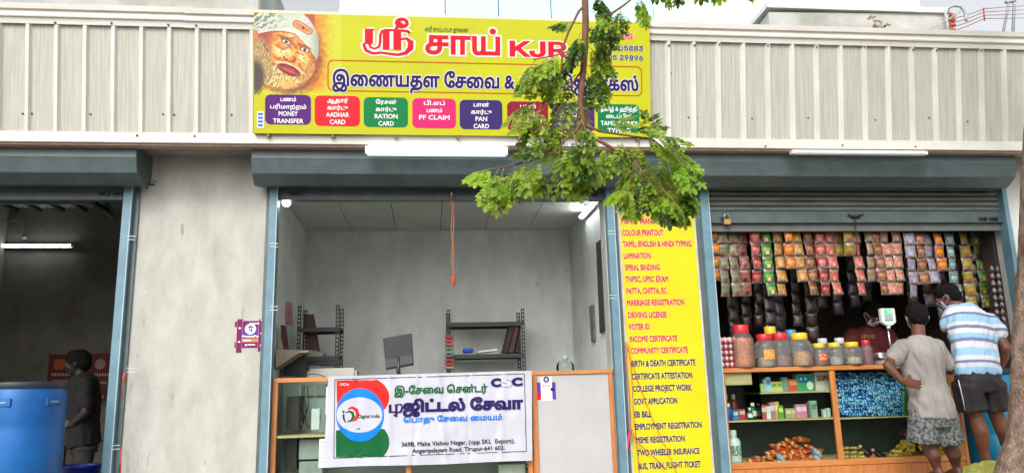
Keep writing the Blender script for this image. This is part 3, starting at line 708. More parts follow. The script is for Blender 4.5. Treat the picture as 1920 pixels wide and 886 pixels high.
# rounded orange frame line
ua, va = UV(614, 170); ub, vb_ = UV(1204, 146); _, vt_ = UV(614, 112)
w = .010; R_ = rrect(ua, va-.004, ub, vt_, .05); Ri = rrect(ua+w, va-.004+w, ub-w, vt_-w, .045)[::-1]
V, F = cdt_fill([R_, Ri]); MB().add([SP.at(x, y, .0016) for x, y in V], F).build('frame_line', i_or, SG)
boxes = [((497, 177, 583, 236), (84, 30, 110), ['பணம்', 'பரிமாற்றம்', 'MONEY', 'TRANSFER']), ((590, 179, 675, 239), (226, 32, 44), ['ஆதார்', 'கார்டு', 'AADHAR', 'CARD']),
         ((682, 182, 765, 241), (8, 116, 60), ['ேரசன்', 'கார்டு', 'RATION', 'CARD']), ((773, 184, 855, 243), (232, 34, 100), ['பி.எப்', 'பணம்', 'PF CLAIM']),
         ((862, 187, 942, 245), (56, 36, 100), ['பான்', 'கார்டு', 'PAN', 'CARD']), ((951, 190, 1028, 248), (130, 22, 44), ['பாஸ்', 'ேபார்ட்', 'PASSPORT']),
         ((1035, 193, 1115, 249), (78, 32, 100), ['இரயில்', 'டிக்ெகட்']), ((1121, 195, 1199, 251), (6, 112, 62), ['தமிழ் & ஹிந்தி', 'ைடப்பிங்', 'TAMIL & HINDI', 'TYPING'])]
for bi, ((x0, y0, x1, y1), c, ls) in enumerate(boxes):
    a, vb0 = UV(x0, y1-3); b, _ = UV(x1, y1); _, vt0 = UV(x0, y0)
    shape(SP, [rrect(a, vb0, b, vt0, .045)], ink('print_box_%d' % (bi+1), *c), SG, .0018, 'service_box')
    for k, s in enumerate(ls):
        cy = y0+8.5+k*13.6; L = len([ch for ch in s if ch not in '்ிீுூ'])
        wpx = min(x1-x0-10, L*(7.1 if ord(s[-1]) < 200 and ord(s[0]) < 200 else 9.6)); xc = (x0+x1)/2+.5
        letters(SP, s, xc-wpx/2, cy+4.2, xc+wpx/2, 8.2 if ord(s[0]) < 200 else 7.2, i_white, SG, .003, .02, 'lettering', mixed=True)
# tiny maker's sticker
a, b_ = UV(482, 240); c, d = UV(495, 209); shape(SP, [[(a, b_), (c, b_), (c, d), (a, d)]], ink('sticker_pale', 206, 216, 230), SG, .002, 'maker_sticker')
for k in range(4):
    e, f_ = UV(484, 237-k*7); g, h = UV(493, 233-k*7); shape(SP, [[(e, f_), (g, f_), (g, h), (e, h)]], ink('sticker_ink', 80, 96, 190), SG, .0026, 'sticker_line')

# ================================================================ yellow service list painted board on the pier
YP = Plane((2.16, .02, 2), (0, 0, 1))
YB = thing('service_list_board', 'tall narrow yellow board listing services in red and indigo capitals between two shops', 'board', (2.16, .01, .65))
a0 = P(1155, 370, .015); a1 = P(1299, 400, .015)
x0, x1 = 1.795, 2.535
MB().box((x0-.012, .002, .70), (x1+.035, .016, 3.33)).build('backing_sheet', M('white_backing', rgb(206, 206, 198), .7, col2=rgb(170, 168, 160), scale=6), YB)
MB().box((x0+.012, -.003, .72), (x1-.004, .0005, 3.318)).build('face', M('flex_yellow_list', rgb(208, 198, 14), .45, col2=rgb(204, 188, 12), spec=.3, scale=1.2), YB)
LP = Plane((2.16, -.003, 2), (0, 0, 1))
i_mag = ink('print_magenta_red', 188, 0, 84); i_halo = ink('print_cream_halo', 226, 206, 150)
def lline(s, x0, x1, yc, mat=i_mag, cap=10.6, b=.036):
    letters(LP, s, x0, yc+cap/2, x1, cap, i_halo, YB, .0012, b+.03, 'lettering_outline', mixed=True); letters(LP, s, x0, yc+cap/2, x1, cap, mat, YB, .0022, b, 'lettering', mixed=True)
L1 = [('MONEY TRANSFER', 1165, 1240, 414), ('COLOUR PRINTOUT', 1167, 1244, 436), ('TAMIL, ENGLISH & HINDI TYPING', 1168, 1296, 457), ('LAMINATION', 1170, 1220, 479), ('SPIRAL BINDING', 1172, 1237, 501),
      ('TNPSC, UPSC EXAM', 1173, 1253, 523), ('PATTA, CHITTA, EC', 1175, 1250, 545), ('MARRIAGE REGISTRATION', 1176, 1283, 567), ('DRIVING LICENSE', 1178, 1250, 590), ('VOTER ID', 1179, 1218, 612),
      ('INCOME CERTIFICATE', 1181, 1270, 635), ('COMMUNITY CERTIFICATE', 1183, 1290, 657)]
L2 = [('BIRTH & DEATH CERTIFICATE', 1184, 1304, 681), ('CERTIFICATE ATTESTATION', 1185, 1298, 705), ('COLLEGE PROJECT WORK', 1187, 1297, 728), ('GOVT APPLICATION', 1189, 1270, 752), ('EB BILL', 1190, 1222, 776),
      ('EMPLOYMENT REGISTRATION', 1191, 1316, 799), ('MSME REGISTRATION', 1193, 1284, 824), ('TWO WHEELER INSURANCE', 1195, 1312, 848), ('BUS, TRAIN, FLIGHT TICKET', 1197, 1314, 873)]
for s, a, b, y in L1: lline(s, a, b, y)
for s, a, b, y in L2: lline(s, a, b, y, i_ind, 11)
lline('SERVICES', 1192, 1226, 392, i_ind, 8); lline('SRI SAI', 1175, 1240, 372, i_mag, 15, .04)
shape(LP, [disc(*LP.uv(1283, 352), .05, 20), disc(*LP.uv(1168, 362), .045, 20)], ink('print_orange_flower', 224, 96, 30), YB, .001, 'flower_print')

# ================================================================ payment posters
def payposter(pl, x0, y0, x1, y1, label, qr):
    a, b = pl.uv(x0, y1); c, d = pl.uv(x1, y0); w = c-a; h = d-b
    t = thing('payment_poster', label, 'poster', pl.at((a+c)/2, b, 0)); pur = ink('print_purple', 104, 26, 92); vio = ink('print_violet', 88, 48, 150); ora = ink('print_amber', 226, 130, 40)
    if not qr:
        def r(u0_, v0_, u1_, v1_, m, o, n='sheet', tilt=0):
            return shape(pl, [[(a+w*u0_, b+h*(v0_+tilt)), (a+w*u1_, b+h*v0_), (a+w*u1_, b+h*v1_), (a+w*u0_, b+h*(v1_+tilt))]], m, t, o, n)
        slab(pl, [(a+w*.16, b+h*.18), (a+w*.9, b+h*.16), (a+w*.9, b+h*.93), (a+w*.16, b+h*.95)], 0, .0015, vio, t, 'sheet')
        r(.0, .76, .9, .93, pur, .0024, 'strip', .0); r(.02, .12, .86, .29, pur, .0024, 'strip'); r(.16, .29, .86, .40, ora, .0022, 'strip')
        r(.08, -.02, .26, 1.0, pur, .0034, 'strip'); r(.8, .0, .99, .98, pur, .0034, 'strip')
        for u_ in (.07, .25, .79, .985): r(u_, .0, u_+.012, .97, ora, .0044, 'strip')
        for u_, v_ in ((.17, .72), (.17, .3), (.9, .55), (.9, .18), (.52, .85), (.4, .2), (.9, .95)): shape(pl, [disc(a+w*u_, b+h*v_, w*.035, 10)], i_white, t, .0052, 'dot_print')
        for u_, v_ in ((.56, .86), (.45, .21), (.3, .345)): r(u_, v_-.02, u_+.26, v_+.015, i_pale, .0052, 'text_bar')
        shape(pl, [disc(a+w*.53, b+h*.69, w*.185, 24)], i_white, t, .0046, 'logo_disc')
        for s_ in ([(-.085, .075), (.10, .075)], [(.045, .075), (.045, -.11)], [(-.035, .075), (-.035, -.01), (0, -.045), (.045, -.04)], [(-.03, .085), (.02, .125)]):
            q = [(a+w*(.53+x), b+h*(.69)+w*y) for x, y in s_]; shape(pl, [stroke(q, w*.035)], i_ind, t, .0056, 'logo_mark')
        px = x0+(x1-x0)*.28; py = y1-(y1-y0)*.435
        letters(pl, 'PhonePe', px, py, x0+(x1-x0)*.79, 5.2, i_white, t, .0056, .03)
    else:
        slab(pl, [(a+w*.18, b), (a+w*.74, b+h*.01), (a+w*.74, b+h), (a+w*.18, b+h)], 0, .0015, i_white, t, 'sheet')
        for u_ in (.0, .74): shape(pl, [[(a+w*u_, b+h*.06), (a+w*(u_+.18), b+h*.04), (a+w*(u_+.18), b+h*.76), (a+w*u_, b+h*.78)]], vio, t, .001, 'side_strip')
        shape(pl, [disc(a+w*.46, b+h*.88, w*.15, 20)], i_ind, t, .003, 'logo_disc'); shape(pl, [disc(a+w*.46, b+h*.88, w*.075, 16)], ink('print_lilac', 190, 180, 220), t, .0036, 'logo_mark')
        shape(pl, [[(a+w*.22, b+h*.60), (a+w*.7, b+h*.60), (a+w*.7, b+h*.645), (a+w*.22, b+h*.645)]], ora, t, .003, 'text_bar')
        shape(pl, [disc(a+w*.74, b+h*.47, w*.09, 14)], i_ind, t, .004, 'round_print')
        shape(pl, [[(a+w*.02, b+h*.08), (a+w*.16, b+h*.06), (a+w*.2, b+h*.3), (a+w*.03, b+h*.34)]], i_red, t, .0035, 'corner_print')
WP = Plane((0, -.002, 2)); payposter(WP, 438, 597, 497, 659, 'purple payment poster with white round logo taped to the grey plaster pier', False)

# ================================================================ middle counter: glass case, framed panel, banner
wood = M('orange_wood', rgb(196, 128, 66), .5, col2=rgb(176, 106, 52), scale=3, stretch=(1, 8, 8), bump=.05)
woodv = M('orange_wood_upright', rgb(196, 128, 66), .5, col2=rgb(170, 100, 50), scale=3, stretch=(8, 8, 1), bump=.05)
shelfw = M('pale_shelf_edge', rgb(206, 180, 136), .55, col2=rgb(186, 156, 110), scale=4, stretch=(1, 6, 6))
lam = M('grey_laminate', rgb(188, 188, 186), .35, col2=rgb(172, 172, 172), scale=1.2)
gl = glass('case_glass', (.88, .94, .91, 1), .10)
MC = thing('glass_counter', 'wooden framed glass display counter behind the white banner in the middle shop', 'counter', (-.2, .2, .65))
zt = 1.655; XR2 = .905
box('top_rail', (-1.352, 0, zt-.04), (XR2, .04, zt), wood, MC, .003)
box('top_glass', (-1.34, .041, zt-.012), (XR2, .5, zt-.004), glass('top_glass', (.8, .88, .84, 1), .1), MC)
box('shelf', (-1.34, .02, 1.148), (XR2, .48, 1.168), shelfw, MC)
box('shelf', (-1.34, .02, .70), (XR2, .48, .72), shelfw, MC)
for x in (-1.352, -.205, XR2-.045): box('post', (x, .001, .65), (x+.045, .04, zt-.041), woodv, MC, .003)
box('front_glass', (-1.306, .012, .72), (-.206, .018, zt-.041), gl, MC); box('front_glass', (-.159, .012, .72), (XR2-.046, .018, zt-.041), gl, MC)
box('back_panel', (-1.35, .49, .65), (XR2, .505, zt-.014), lam, MC)
FPn = thing('framed_panel', 'pale laminate counter front panel in an orange wooden frame beside the yellow board', 'panel', (1.28, .02, .65))
box('panel', (.955, .012, .65), (1.62, .03, 1.63), M('pale_laminate', rgb(180, 178, 177), .38, col2=rgb(166, 164, 164), scale=1.5), FPn)
box('top_rail', (.911, -.005, 1.627), (1.662, .05, 1.66), wood, FPn, .003)
box('upright', (.911, -.005, .65), (.958, .045, 1.626), woodv, FPn, .003); box('upright', (1.617, -.005, .65), (1.655, .045, 1.626), woodv, FPn, .003)
box('counter_top', (.93, .051, 1.61), (1.655, .5, 1.64), lam, FPn)
PP = Plane((0, .011, 2)); payposter(PP, 1008, 705, 1044, 751, 'small white payment card poster on the framed counter panel', True)

# banner: a cloth sheet with soft creases
BP = Plane((0, -.06, 1.2))
bl_ = [BP.uv(*q) for q in ((606, 876), (998, 863), (997, 694), (616, 705))]
i_ban = M('banner_cloth', rgb(190, 190, 198), .6, col2=rgb(176, 176, 187), scale=2.5, bump=.3, bscale=5)
def crease(u, v):
    f = 0
    for c, w_, a in ((-.35, .03, .010), (-.13, .018, -.009), (.12, .022, .010), (.34, .014, -.009), (.62, .03, .010), (-.6, .02, -.006), (.22, .01, .006)): f += a*math.exp(-((u-c+.1*(v+.1)*math.sin(c*9))/w_)**2)
    return f+.010*noise.noise(Vector((u*3, v*4, 2)))+.005*noise.noise(Vector((u*9, v*7, 5)))
class Curved(Plane):
    def at(s, u, v, off=0): return s.o+s.u*u+s.v*v+s.n*(off+crease(u, v))
CP = Curved((0, -.06, 1.2))
BN = thing('banner', 'white cloth banner with Tamil lettering, red, blue and green emblem, hung on the glass counter', 'banner', (0, -.06, .9))
nu, nv = 110, 46; mb = MB(); vs = []; fs = []
for j in range(nv+1):
    for i in range(nu+1):
        s_, t_ = i/nu, j/nv; lo = Vector(bl_[0]).lerp(Vector(bl_[1]), s_); hi = Vector(bl_[3]).lerp(Vector(bl_[2]), s_); q = lo.lerp(hi, t_)
        vs.append(CP.at(q.x, q.y+.004*math.sin(s_*9)*(1-t_), 0))
for j in range(nv):
    for i in range(nu): k = j*(nu+1)+i; fs.append((k, k+1, k+nu+2, k+nu+1))
mb.add(vs, fs, 0, True).build('cloth', i_ban, BN)
def cprint(polys, mat, off, name):                     # printed patch that follows the cloth
    out = MB()
    for p in polys:
        us = [q[0] for q in p]; vs_ = [q[1] for q in p]
        from mathutils.geometry import delaunay_2d_cdt
        pts = [Vector(q) for q in p]; n0 = len(pts); es = [(i, (i+1) % n0) for i in range(n0)]
        x = min(us)+.012
        while x < max(us):
            y = min(vs_)+.012
            while y < max(vs_):
                if _inside((x, y), p): pts.append(Vector((x, y)))
                y += .02
            x += .02
        ov, oe, of, _, _, _ = delaunay_2d_cdt(pts, es, [], 1, 1e-5)
        k = [CP.at(v.x, v.y, off) for v in ov]; ff = []
        for f in of:
            a, b, c = [k[i] for i in f[:3]]; ff.append(tuple(f) if (b-a).cross(c-a).dot(CP.n) > 0 else tuple(f)[::-1])
        out.add(k, ff, 0, True)
    return out.build(name, mat, BN)
def q4(*pp): return [CP.uv(*q) for q in pp]
def lineq(x0, y0, x1, y1, w_=1.4):
    dx, dy = x1-x0, y1-y0; L_ = math.hypot(dx, dy); nx, ny = -dy/L_*w_/2, dx/L_*w_/2; n = 24
    top = [(x0+dx*i/n+nx, y0+dy*i/n+ny) for i in range(n+1)]; bot = [(x0+dx*i/n-nx, y0+dy*i/n-ny) for i in range(n+1)]
    return q4(*(top+bot[::-1]))
cprint([lineq(628, 711, 983, 700), lineq(983, 700, 987, 845), lineq(987, 845, 626, 858), lineq(626, 858, 628, 711)], ink('print_dark_line', 40, 60, 60), .0015, 'border_line')
i_bred = ink('print_bright_red', 220, 34, 28); i_blue = ink('print_sky_blue', 0, 116, 206); i_green = ink('print_green', 0, 88, 42)
def arcpx(cx, cy, rx, ry, a0, a1, n=18): return [(cx+rx*math.cos(math.radians(a0+(a1-a0)*i/n)), cy+ry*math.sin(math.radians(a0+(a1-a0)*i/n))) for i in range(n+1)]
cprint([q4(*([(631, 713), (632, 790), (700, 790)]+arcpx(690, 744, 40, 36, 48, -62)+[(708, 711)]))], i_bred, .0015, 'emblem_red')
cprint([q4(*([(630, 856), (630, 806), (690, 800)]+arcpx(690, 828, 40, 38, -40, 48)+[(714, 856)]))], i_green, .0015, 'emblem_green')
cprint([q4(*arcpx(675, 777, 45, 50, 0, 354, 40))], i_blue, .0030, 'emblem_ring')
cprint([q4(*arcpx(674, 777, 43, 33, 0, 354, 40))], i_ban, .0045, 'emblem_oval')
def pen(pts, ws, mat): cprint([[CP.uv(*p) for p in stroke(pts, ws)]], mat, .0058, 'emblem_mark')
pen([(652, 766), (660, 763), (668, 767), (671, 776), (667, 785), (660, 789)], [2, 5.5, 7, 7, 5.5, 2], i_bred)
pen([(648, 773), (655, 770), (661, 773), (663, 780), (659, 787), (651, 790)], [1.5, 4.4, 5.6, 5.6, 4.4, 1.5], i_green)
pen([(644, 775), (645, 785), (648, 791)], [3.4, 3.4, 2], i_ind); cprint([q4(*arcpx(644, 771, 2.4, 2.4, 0, 340, 8))], i_ind, .0058, 'emblem_mark')
def bt(s, x0, y0, x1, cap, mat, b, off=.0075, y1=None, mixed=None):
    # straight baseline on the print
    letters(CP, s, x0, y0, x1, cap, mat, BN, off, b, mixed=mixed)
bt('Digital India', 672, 783, 712, 6.5, ink('print_black', 20, 20, 26), .016, mixed=True)
bt('OCe', 637, 722, 654, 6, i_pale, .01)
bt('இ-ேசைவ ெசன்டர்', 740, 738, 913, 13, i_green, .035)
bt('ஜிட்டல் ேசவா', 757, 771, 979, 19, i_ind, .06)
for pts, ws in (([(731.5, 757.5), (731.5, 773)], 5), ([(729, 771.5), (745, 771)], 3), ([(740, 758), (752, 757), (754.5, 764), (751, 771), (744, 772.5)], [2, 3, 5, 4, 2.4]), ([(743, 757.5), (743, 775), (742, 778)], 4.4), ([(738, 777), (745, 779.5)], 3.4)): cprint([[CP.uv(*p) for p in stroke(pts, ws)]], i_ind, .0075, 'lettering')
bt('ெபாது ேசைவ ைமயம்', 757, 791, 941, 9.5, i_blue, .035)
bt('369B, Maha Vishnu Nagar, (opp SKL  Export),', 753, 836, 965, 8.2, ink('print_black', 20, 20, 26), .016, mixed=True)
bt('Angeripalayam Road, Tirupur-641 603.', 773, 848, 946, 8, ink('print_black', 20, 20, 26), .016, mixed=True)
bt('C', 922, 723.5, 938, 14, i_ind, .07, mixed=True); bt('S', 942, 723, 957, 15, ink('print_silver', 190, 192, 202), .07, mixed=True); bt('C', 961, 722, 978, 14, i_ind, .07, mixed=True)
# loose paper sheets taped beside the banner
for (q, lab) in ((((612, 724), (626, 724), (626, 776), (610, 776)), 'white printed notice sheet taped behind the upper left banner edge'), (((599, 822), (626, 821), (626, 874), (597, 876)), 'white printed notice sheet taped behind the lower left banner corner')):
    NPl = Plane((0, -.012, 1.2)); t = thing('paper_notice', lab, 'paper', NPl.at(*NPl.uv(*q[2])), group='loose notices by the banner')
    slab(NPl, [NPl.uv(*p) for p in (q[3], q[2], q[1], q[0])], 0, .0015, M('paper', rgb(222, 220, 228), .8, var=.03), t, 'sheet')
    for k in range(6):
        yy = q[0][1]+6+k*7; shape(NPl, [[NPl.uv(q[3][0]+4, yy+1.2), NPl.uv(q[3][0]+12, yy+1.2), NPl.uv(q[3][0]+12, yy), NPl.uv(q[3][0]+4, yy)]], ink('print_grey', 140, 140, 170), t, .002, 'text_line')
# ================================================================ left shop
bluep = M('blue_drum_plastic', rgb(0, 98, 172), .45, col2=rgb(0, 76, 142), scale=3, bump=.05)
t = thing('plastic_drum', 'big blue plastic drum with black rim standing in the left doorway', 'drum', (P(46, 740, -.5).x, -.5, .65))
zt_ = P(60, 716, -.5).z; H = zt_-.65; R = .29
MB().lathe([(R*.9, 0), (R*.97, .02), (R, .08), (R, H*.30), (R*.985, H*.33), (R*1.0, H*.36), (R, H*.64), (R*.985, H*.67), (R, H*.70), (R, H-.14), (R*.985, H-.09), (R*.95, H-.05), (R*.93, H-.03)], n=48).loc('body', bluep, t)
MB().lathe([(R*.99, H-.045), (R*1.0, H-.03), (R*1.0, H-.005), (R*.97, H+.004), (R*.97, H-.012), (R*.6, H-.014), (.001, H-.014)], n=48, cap=False).loc('rim', M('drum_rim', rgb(30, 44, 54), .5), t)
for a in (-92, -22):
    g = MB(); mt = Matrix.Rotation(math.radians(a), 4, 'Z') @ Matrix.Translation((R-.012, 0, H-.15))
    g.box((0, -.065, -.03), (.02, .065, .03), 0, mt); g.box((-.005, -.04, -.012), (.0225, .04, .012), 1, mt)
    g.loc('handle', [bluep, M('handle_hollow', rgb(120, 150, 170), .6)], t, bevel=.004)
t = thing('plastic_tub', 'dark blue plastic tub on the floor right of the big blue drum', 'tub', (P(152, 880, .2).x, .2, .65))
z = P(150, 870, .2).z-.65
MB().lathe([(.12, 0), (.155, z-.02), (.168, z-.015), (.168, z), (.155, z), (.15, z-.02), (.115, .02), (.001, .02)], n=32, cap=False).loc('body', M('dark_blue_plastic', rgb(22, 44, 140), .35), t)
a, b = P(-30, 460, 3.9), P(136, 460, 3.9)
def tubelight(label, a, b, up, grp, lit=tubem, fx=.03):
    c = (a+b)/2; t = thing('tube_light', label, 'tube light', c, grp)
    MB().tube([a, b], .016, n=10).build('tube', lit, t)
    d = (b-a).normalized(); w = up.cross(d).normalized()
    mb = MB(); q = [a+up*.02, b+up*.02]; s1 = w*.025; s2 = up*.03
    mb.add([q[0]-s1, q[0]+s1, q[0]+s1+s2, q[0]-s1+s2, q[1]-s1, q[1]+s1, q[1]+s1+s2, q[1]-s1+s2], [(0, 1, 2, 3), (4, 7, 6, 5), (0, 4, 5, 1), (1, 5, 6, 2), (2, 6, 7, 3), (3, 7, 4, 0)])
    mb.build('fitting', M('white_batten', rgb(226, 226, 224)), t)
    for e in (a, b): MB().tube([e-d*.02, e+d*.02], .02, n=10).build('tube_holder', M('white_plastic', rgb(214, 214, 212)), t)
tubelight('long lit tube light on the back wall of the dark left shop', a, b, Vector((0, 1, 0)), 'lit tube lights inside the shops', M('lit_tube_left', (.86, .95, 1, 1), .4, var=0, emit=16))
t = thing('conduit_pipe', 'thin grey conduit pipe bending down to the left tube light', 'conduit', P(20, 413, 3.97))
MB().tube([P(-20, 413, 3.97), P(38, 413, 3.97), P(44, 416, 3.97), P(46, 422, 3.97), P(46, 442, 3.97)], .012, n=8).build('pipe', M('grey_conduit', rgb(120, 120, 112), .6), t)
MB().tube([P(46, 440, 3.95), P(46, 447, 3.95)], .03, n=10).build('junction', M('grey_conduit', rgb(120, 120, 112)), t)
a, b = P(90, 664, 3.95), P(214, 752, 3.95)
t = thing('wall_poster', 'dark red poster with pale lettering on the back wall of the left shop', 'poster', (a.x, 3.99, b.z))
box('sheet', (a.x, 3.985, b.z), (b.x, 3.995, a.z), M('poster_red', rgb(104, 22, 26), .6, col2=rgb(80, 16, 20), scale=3), t)
LW = Plane((0, 3.985, 2)); ig = ink('poster_pale', 200, 160, 120)
for s, x0, x1, y, c in (('NO SMOKING', 96, 130, 674, 5), ('INTERESTS', 97, 128, 704, 6), ('RATES', 180, 206, 704, 6), ('TE', 186, 202, 718, 7), ('2', 188, 196, 746, 8)): pass
shape(LW, [rrect(*LW.uv(100, 692), *LW.uv(124, 672), .04)], ink('poster_orange', 170, 90, 40), t, .002, 'poster_picture')
shape(LW, [disc(*LW.uv(188, 682), .07)], ink('poster_tan', 170, 130, 110), t, .002, 'poster_picture')
for x0, x1, y in ((97, 132, 704), (176, 206, 704), (98, 128, 716), (186, 204, 719), (186, 200, 746)):
    for k in range(int((x1-x0)/5)):
        q = LW.uv(x0+k*5, y); q2 = LW.uv(x0+k*5+3.4, y-5); shape(LW, [[q, (q2[0], q[1]), q2, (q[0], q2[1])]], ig, t, .002, 'letter_print')

# ================================================================ middle shop
t = thing('light_bulb', 'lit white round bulb at the top left corner of the middle doorway', 'bulb', P(537, 380, .06))
c = P(537, 380, .06); MB().lathe([(.001, -.035), (.028, -.026), (.038, 0), (.03, .024), (.018, .04)], n=20, mtx=Matrix.Translation(c)).build('bulb', M('lit_bulb', (1, 1, .96, 1), .4, var=0, emit=34), t)
MB().lathe([(.019, .04), (.019, .085)], n=16, mtx=Matrix.Translation(c)).build('holder', M('white_plastic', rgb(214, 214, 212)), t)
MB().tube([c+Vector((0, 0, .08)), c+Vector((.03, .03, .11)), c+Vector((.09, .03, .09)), c+Vector((.12, .03, .12))], .006, n=6).build('cord', blackm, t)
tubelight('lit tube light on the right wall of the middle shop near the ceiling', PX(1119, 372, 1.66), PX(1088, 407, 1.66), Vector((1, 0, 0)), 'lit tube lights inside the shops', M('lit_tube_mid', (.9, .97, 1, 1), .4, var=0, emit=46))
slot = M('slotted_angle', rgb(40, 42, 40), .5)
def rack(label, xs_, pxs, tops, Yf, Yb, shelves, zb):
    """slotted angle rack: four posts and flat shelves"""
    t = thing('slotted_rack', label, 'rack', (sum(xs_)/2, (Yf+Yb)/2, .65), 'slotted angle racks of the middle shop')
    for i, x in enumerate(xs_):
        for j, Y in enumerate((Yf, Yb)):
            sg = 1 if i == 0 else -1; top = tops[i]; mb = MB(); w = .038; n = int((top-.65)/.042)
            mb.box((x, Y, .65), (x+sg*.004, Y+w*(1 if j == 0 else -1), top))
            for (a_, b_) in ((0, .009), (.026, .038)): mb.box((x+sg*a_, Y-.002, .65), (x+sg*b_, Y+.002, top))
            for k in range(n+1):
                z = top-k*.042; mb.box((x+sg*.009, Y-.0018, z-.016), (x+sg*.026, Y+.0018, z))
            mb.build('post', slot, t)
    for z in shelves:
        mb = MB(); x0, x1 = min(xs_), max(xs_)
        mb.box((x0+.005, Yf+.004, z-.008), (x1-.005, Yb-.004, z)); mb.box((x0+.005, Yf-.001, z-.045), (x1-.005, Yf+.003, z-.009)); mb.box((x0+.005, Yb-.003, z-.045), (x1-.005, Yb+.001, z-.009))
        mb.build('shelf', M('rack_shelf', rgb(48, 52, 50), .5), t)
    return t
Yf, Yb = 1.15, 1.55
lx = [P(557, 620, Yf).x, P(636, 620, Yf).x]
rack('small dark slotted angle rack at the left wall of the middle shop', lx, None, [P(557, 573, Yf).z, P(635, 571, Yf).z], Yf, Yb, [P(600, 613, Yf).z, P(600, 667, Yf).z, 1.2], 0)
Yf2, Yb2 = 1.6, 2.05
rx = [P(838, 620, Yf2).x, P(984, 620, Yf2).x]
R2 = rack('wider dark slotted angle rack standing at the back wall of the middle shop', rx, None, [P(840, 580, Yf2).z, P(982, 578, Yf2).z], Yf2, Yb2, [P(910, 603, Yf2).z, P(910, 663, Yf2).z, 1.25], 0)
zs = P(910, 663, Yf2).z+.002
def item_box(name, label, cat, x0, y0, x1, y1, Y, d, mat, group=None, tilt=0, bevel=.003):
    a, b = P(x0, y1, Y), P(x1, y0, Y); t = MB().box((a.x, Y, a.z), (b.x, Y+d, b.z)).build(name, mat, None, bevel)
    return tag(t, label, cat, group)
dk = M('dark_file', rgb(46, 30, 28), .6, col2=rgb(30, 22, 22)); grey = M('grey_plastic', rgb(160, 160, 152), .45, col2=rgb(140, 140, 134))
brown = M('brown_file', rgb(78, 44, 36), .6, col2=rgb(56, 32, 28))
def leaning(name, label, cat, pts, Y, d, mat, group=None):
    n = len(pts); q = [P(x, y, Y) for x, y in pts]; mb = MB(); mb.add(q+[v+Vector((0, d, 0)) for v in q], [tuple(range(n)), tuple(range(n, 2*n))[::-1]]+[(i, n+i, n+(i+1) % n, (i+1) % n) for i in range(n)])
    return tag(mb.build(name, mat, None, .002), label, cat, group)
gf = 'files leaning on the back rack'
leaning('box_file', 'black box file leaning right, third from the right on the back rack', 'file', [(943, 660), (952, 660), (965, 610), (956, 609)], Yf2+.06, .24, dk, gf)
leaning('box_file', 'brown box file leaning right, second from the right on the back rack', 'file', [(953, 660), (963, 660), (974, 611), (966, 610)], Yf2+.05, .24, brown, gf)
leaning('box_file', 'dark box file standing rightmost on the back rack', 'file', [(965, 660), (974, 660), (977, 612), (976, 610)], Yf2+.06, .24, dk, gf)
item_box('cloth_bundle', 'small bright blue cloth bundle on the back rack shelf', 'bundle', 868, 652, 888, 661, Yf2+.03, .12, M('blue_cloth', rgb(40, 84, 190), .8), bevel=.015)
leaning('paper_pile', 'loose pale papers lying on the back rack shelf', 'papers', [(893, 661), (932, 657), (933, 653), (900, 657)], Yf2+.03, .2, M('paper', rgb(222, 220, 228)))
# packet strip at the rack
t = thing('packet_strip', 'hanging strip of small red and green packets on the left post of the back rack', 'packet strip', P(843, 625, Yf2-.02))
for k in range(9):
    c = ((170, 60, 60), (206, 70, 66), (206, 80, 70), (120, 140, 120), (150, 160, 150), (110, 120, 110), (196, 66, 60), (200, 60, 60), (170, 150, 110))[k]
    a, b = P(834, 633+k*7.3, Yf2-.03), P(851, 627+k*7.3, Yf2-.03); MB().box((a.x, Yf2-.045, a.z), (b.x, Yf2-.02, b.z-.003)).build('packet', M('strip_packet_%d' % k, rgb(*c), .4, col2=rgb(*(int(q*.6) for q in c)), scale=60), t, bevel=.006)
# monitor on the counter
Y = .32; q = [P(718, 634, Y), P(772, 624, Y), P(776, 684, Y), P(724, 693, Y)]
t = thing('computer_monitor', 'black flat computer monitor seen from its back, tilted on the middle counter', 'monitor', (q[0].x+.12, Y, zt))
def panel4(q, d, name, mat, par, bev=.004):
    mb = MB(); mb.add(q+[v+Vector((0, d, 0)) for v in q], [(3, 2, 1, 0), (4, 5, 6, 7), (0, 1, 5, 4), (1, 2, 6, 5), (2, 3, 7, 6), (3, 0, 4, 7)]); return mb.build(name, mat, par, bev)
mg = M('monitor_black', rgb(46, 46, 48), .35, col2=rgb(36, 36, 38))
panel4(q, .035, 'casing', mg, t); cq = sum(q, Vector())/4
panel4([q[3].lerp(q[0], .34)+Vector((0, -.012, 0)), q[2].lerp(q[1], .34)+Vector((0, -.012, 0)), q[2]+Vector((0, -.012, .01)), q[3]+Vector((0, -.012, .01))], .02, 'rear_cover', M('monitor_grey', rgb(66, 68, 70), .4, var=.05), t, .008)
for k in range(6):
    a, b = q[3].lerp(q[0], .12+k*.028), q[2].lerp(q[1], .12+k*.028); MB().tube([a.lerp(b, .25)+Vector((0, -.003, 0)), a.lerp(b, .8)+Vector((0, -.003, 0))], .002, n=4).build('vent_slot', blackm, t)
MB().tube([cq+Vector((0, .0, -.05)), P(747, 695, Y), P(748, 703, Y)], .018, n=8).build('stand', mg, t)
MB().lathe([(.09, 0), (.09, .01), (.03, .016)], n=24, mtx=Matrix.Translation((P(748, 700, Y).x, Y, zt+.001))).build('foot', mg, t)
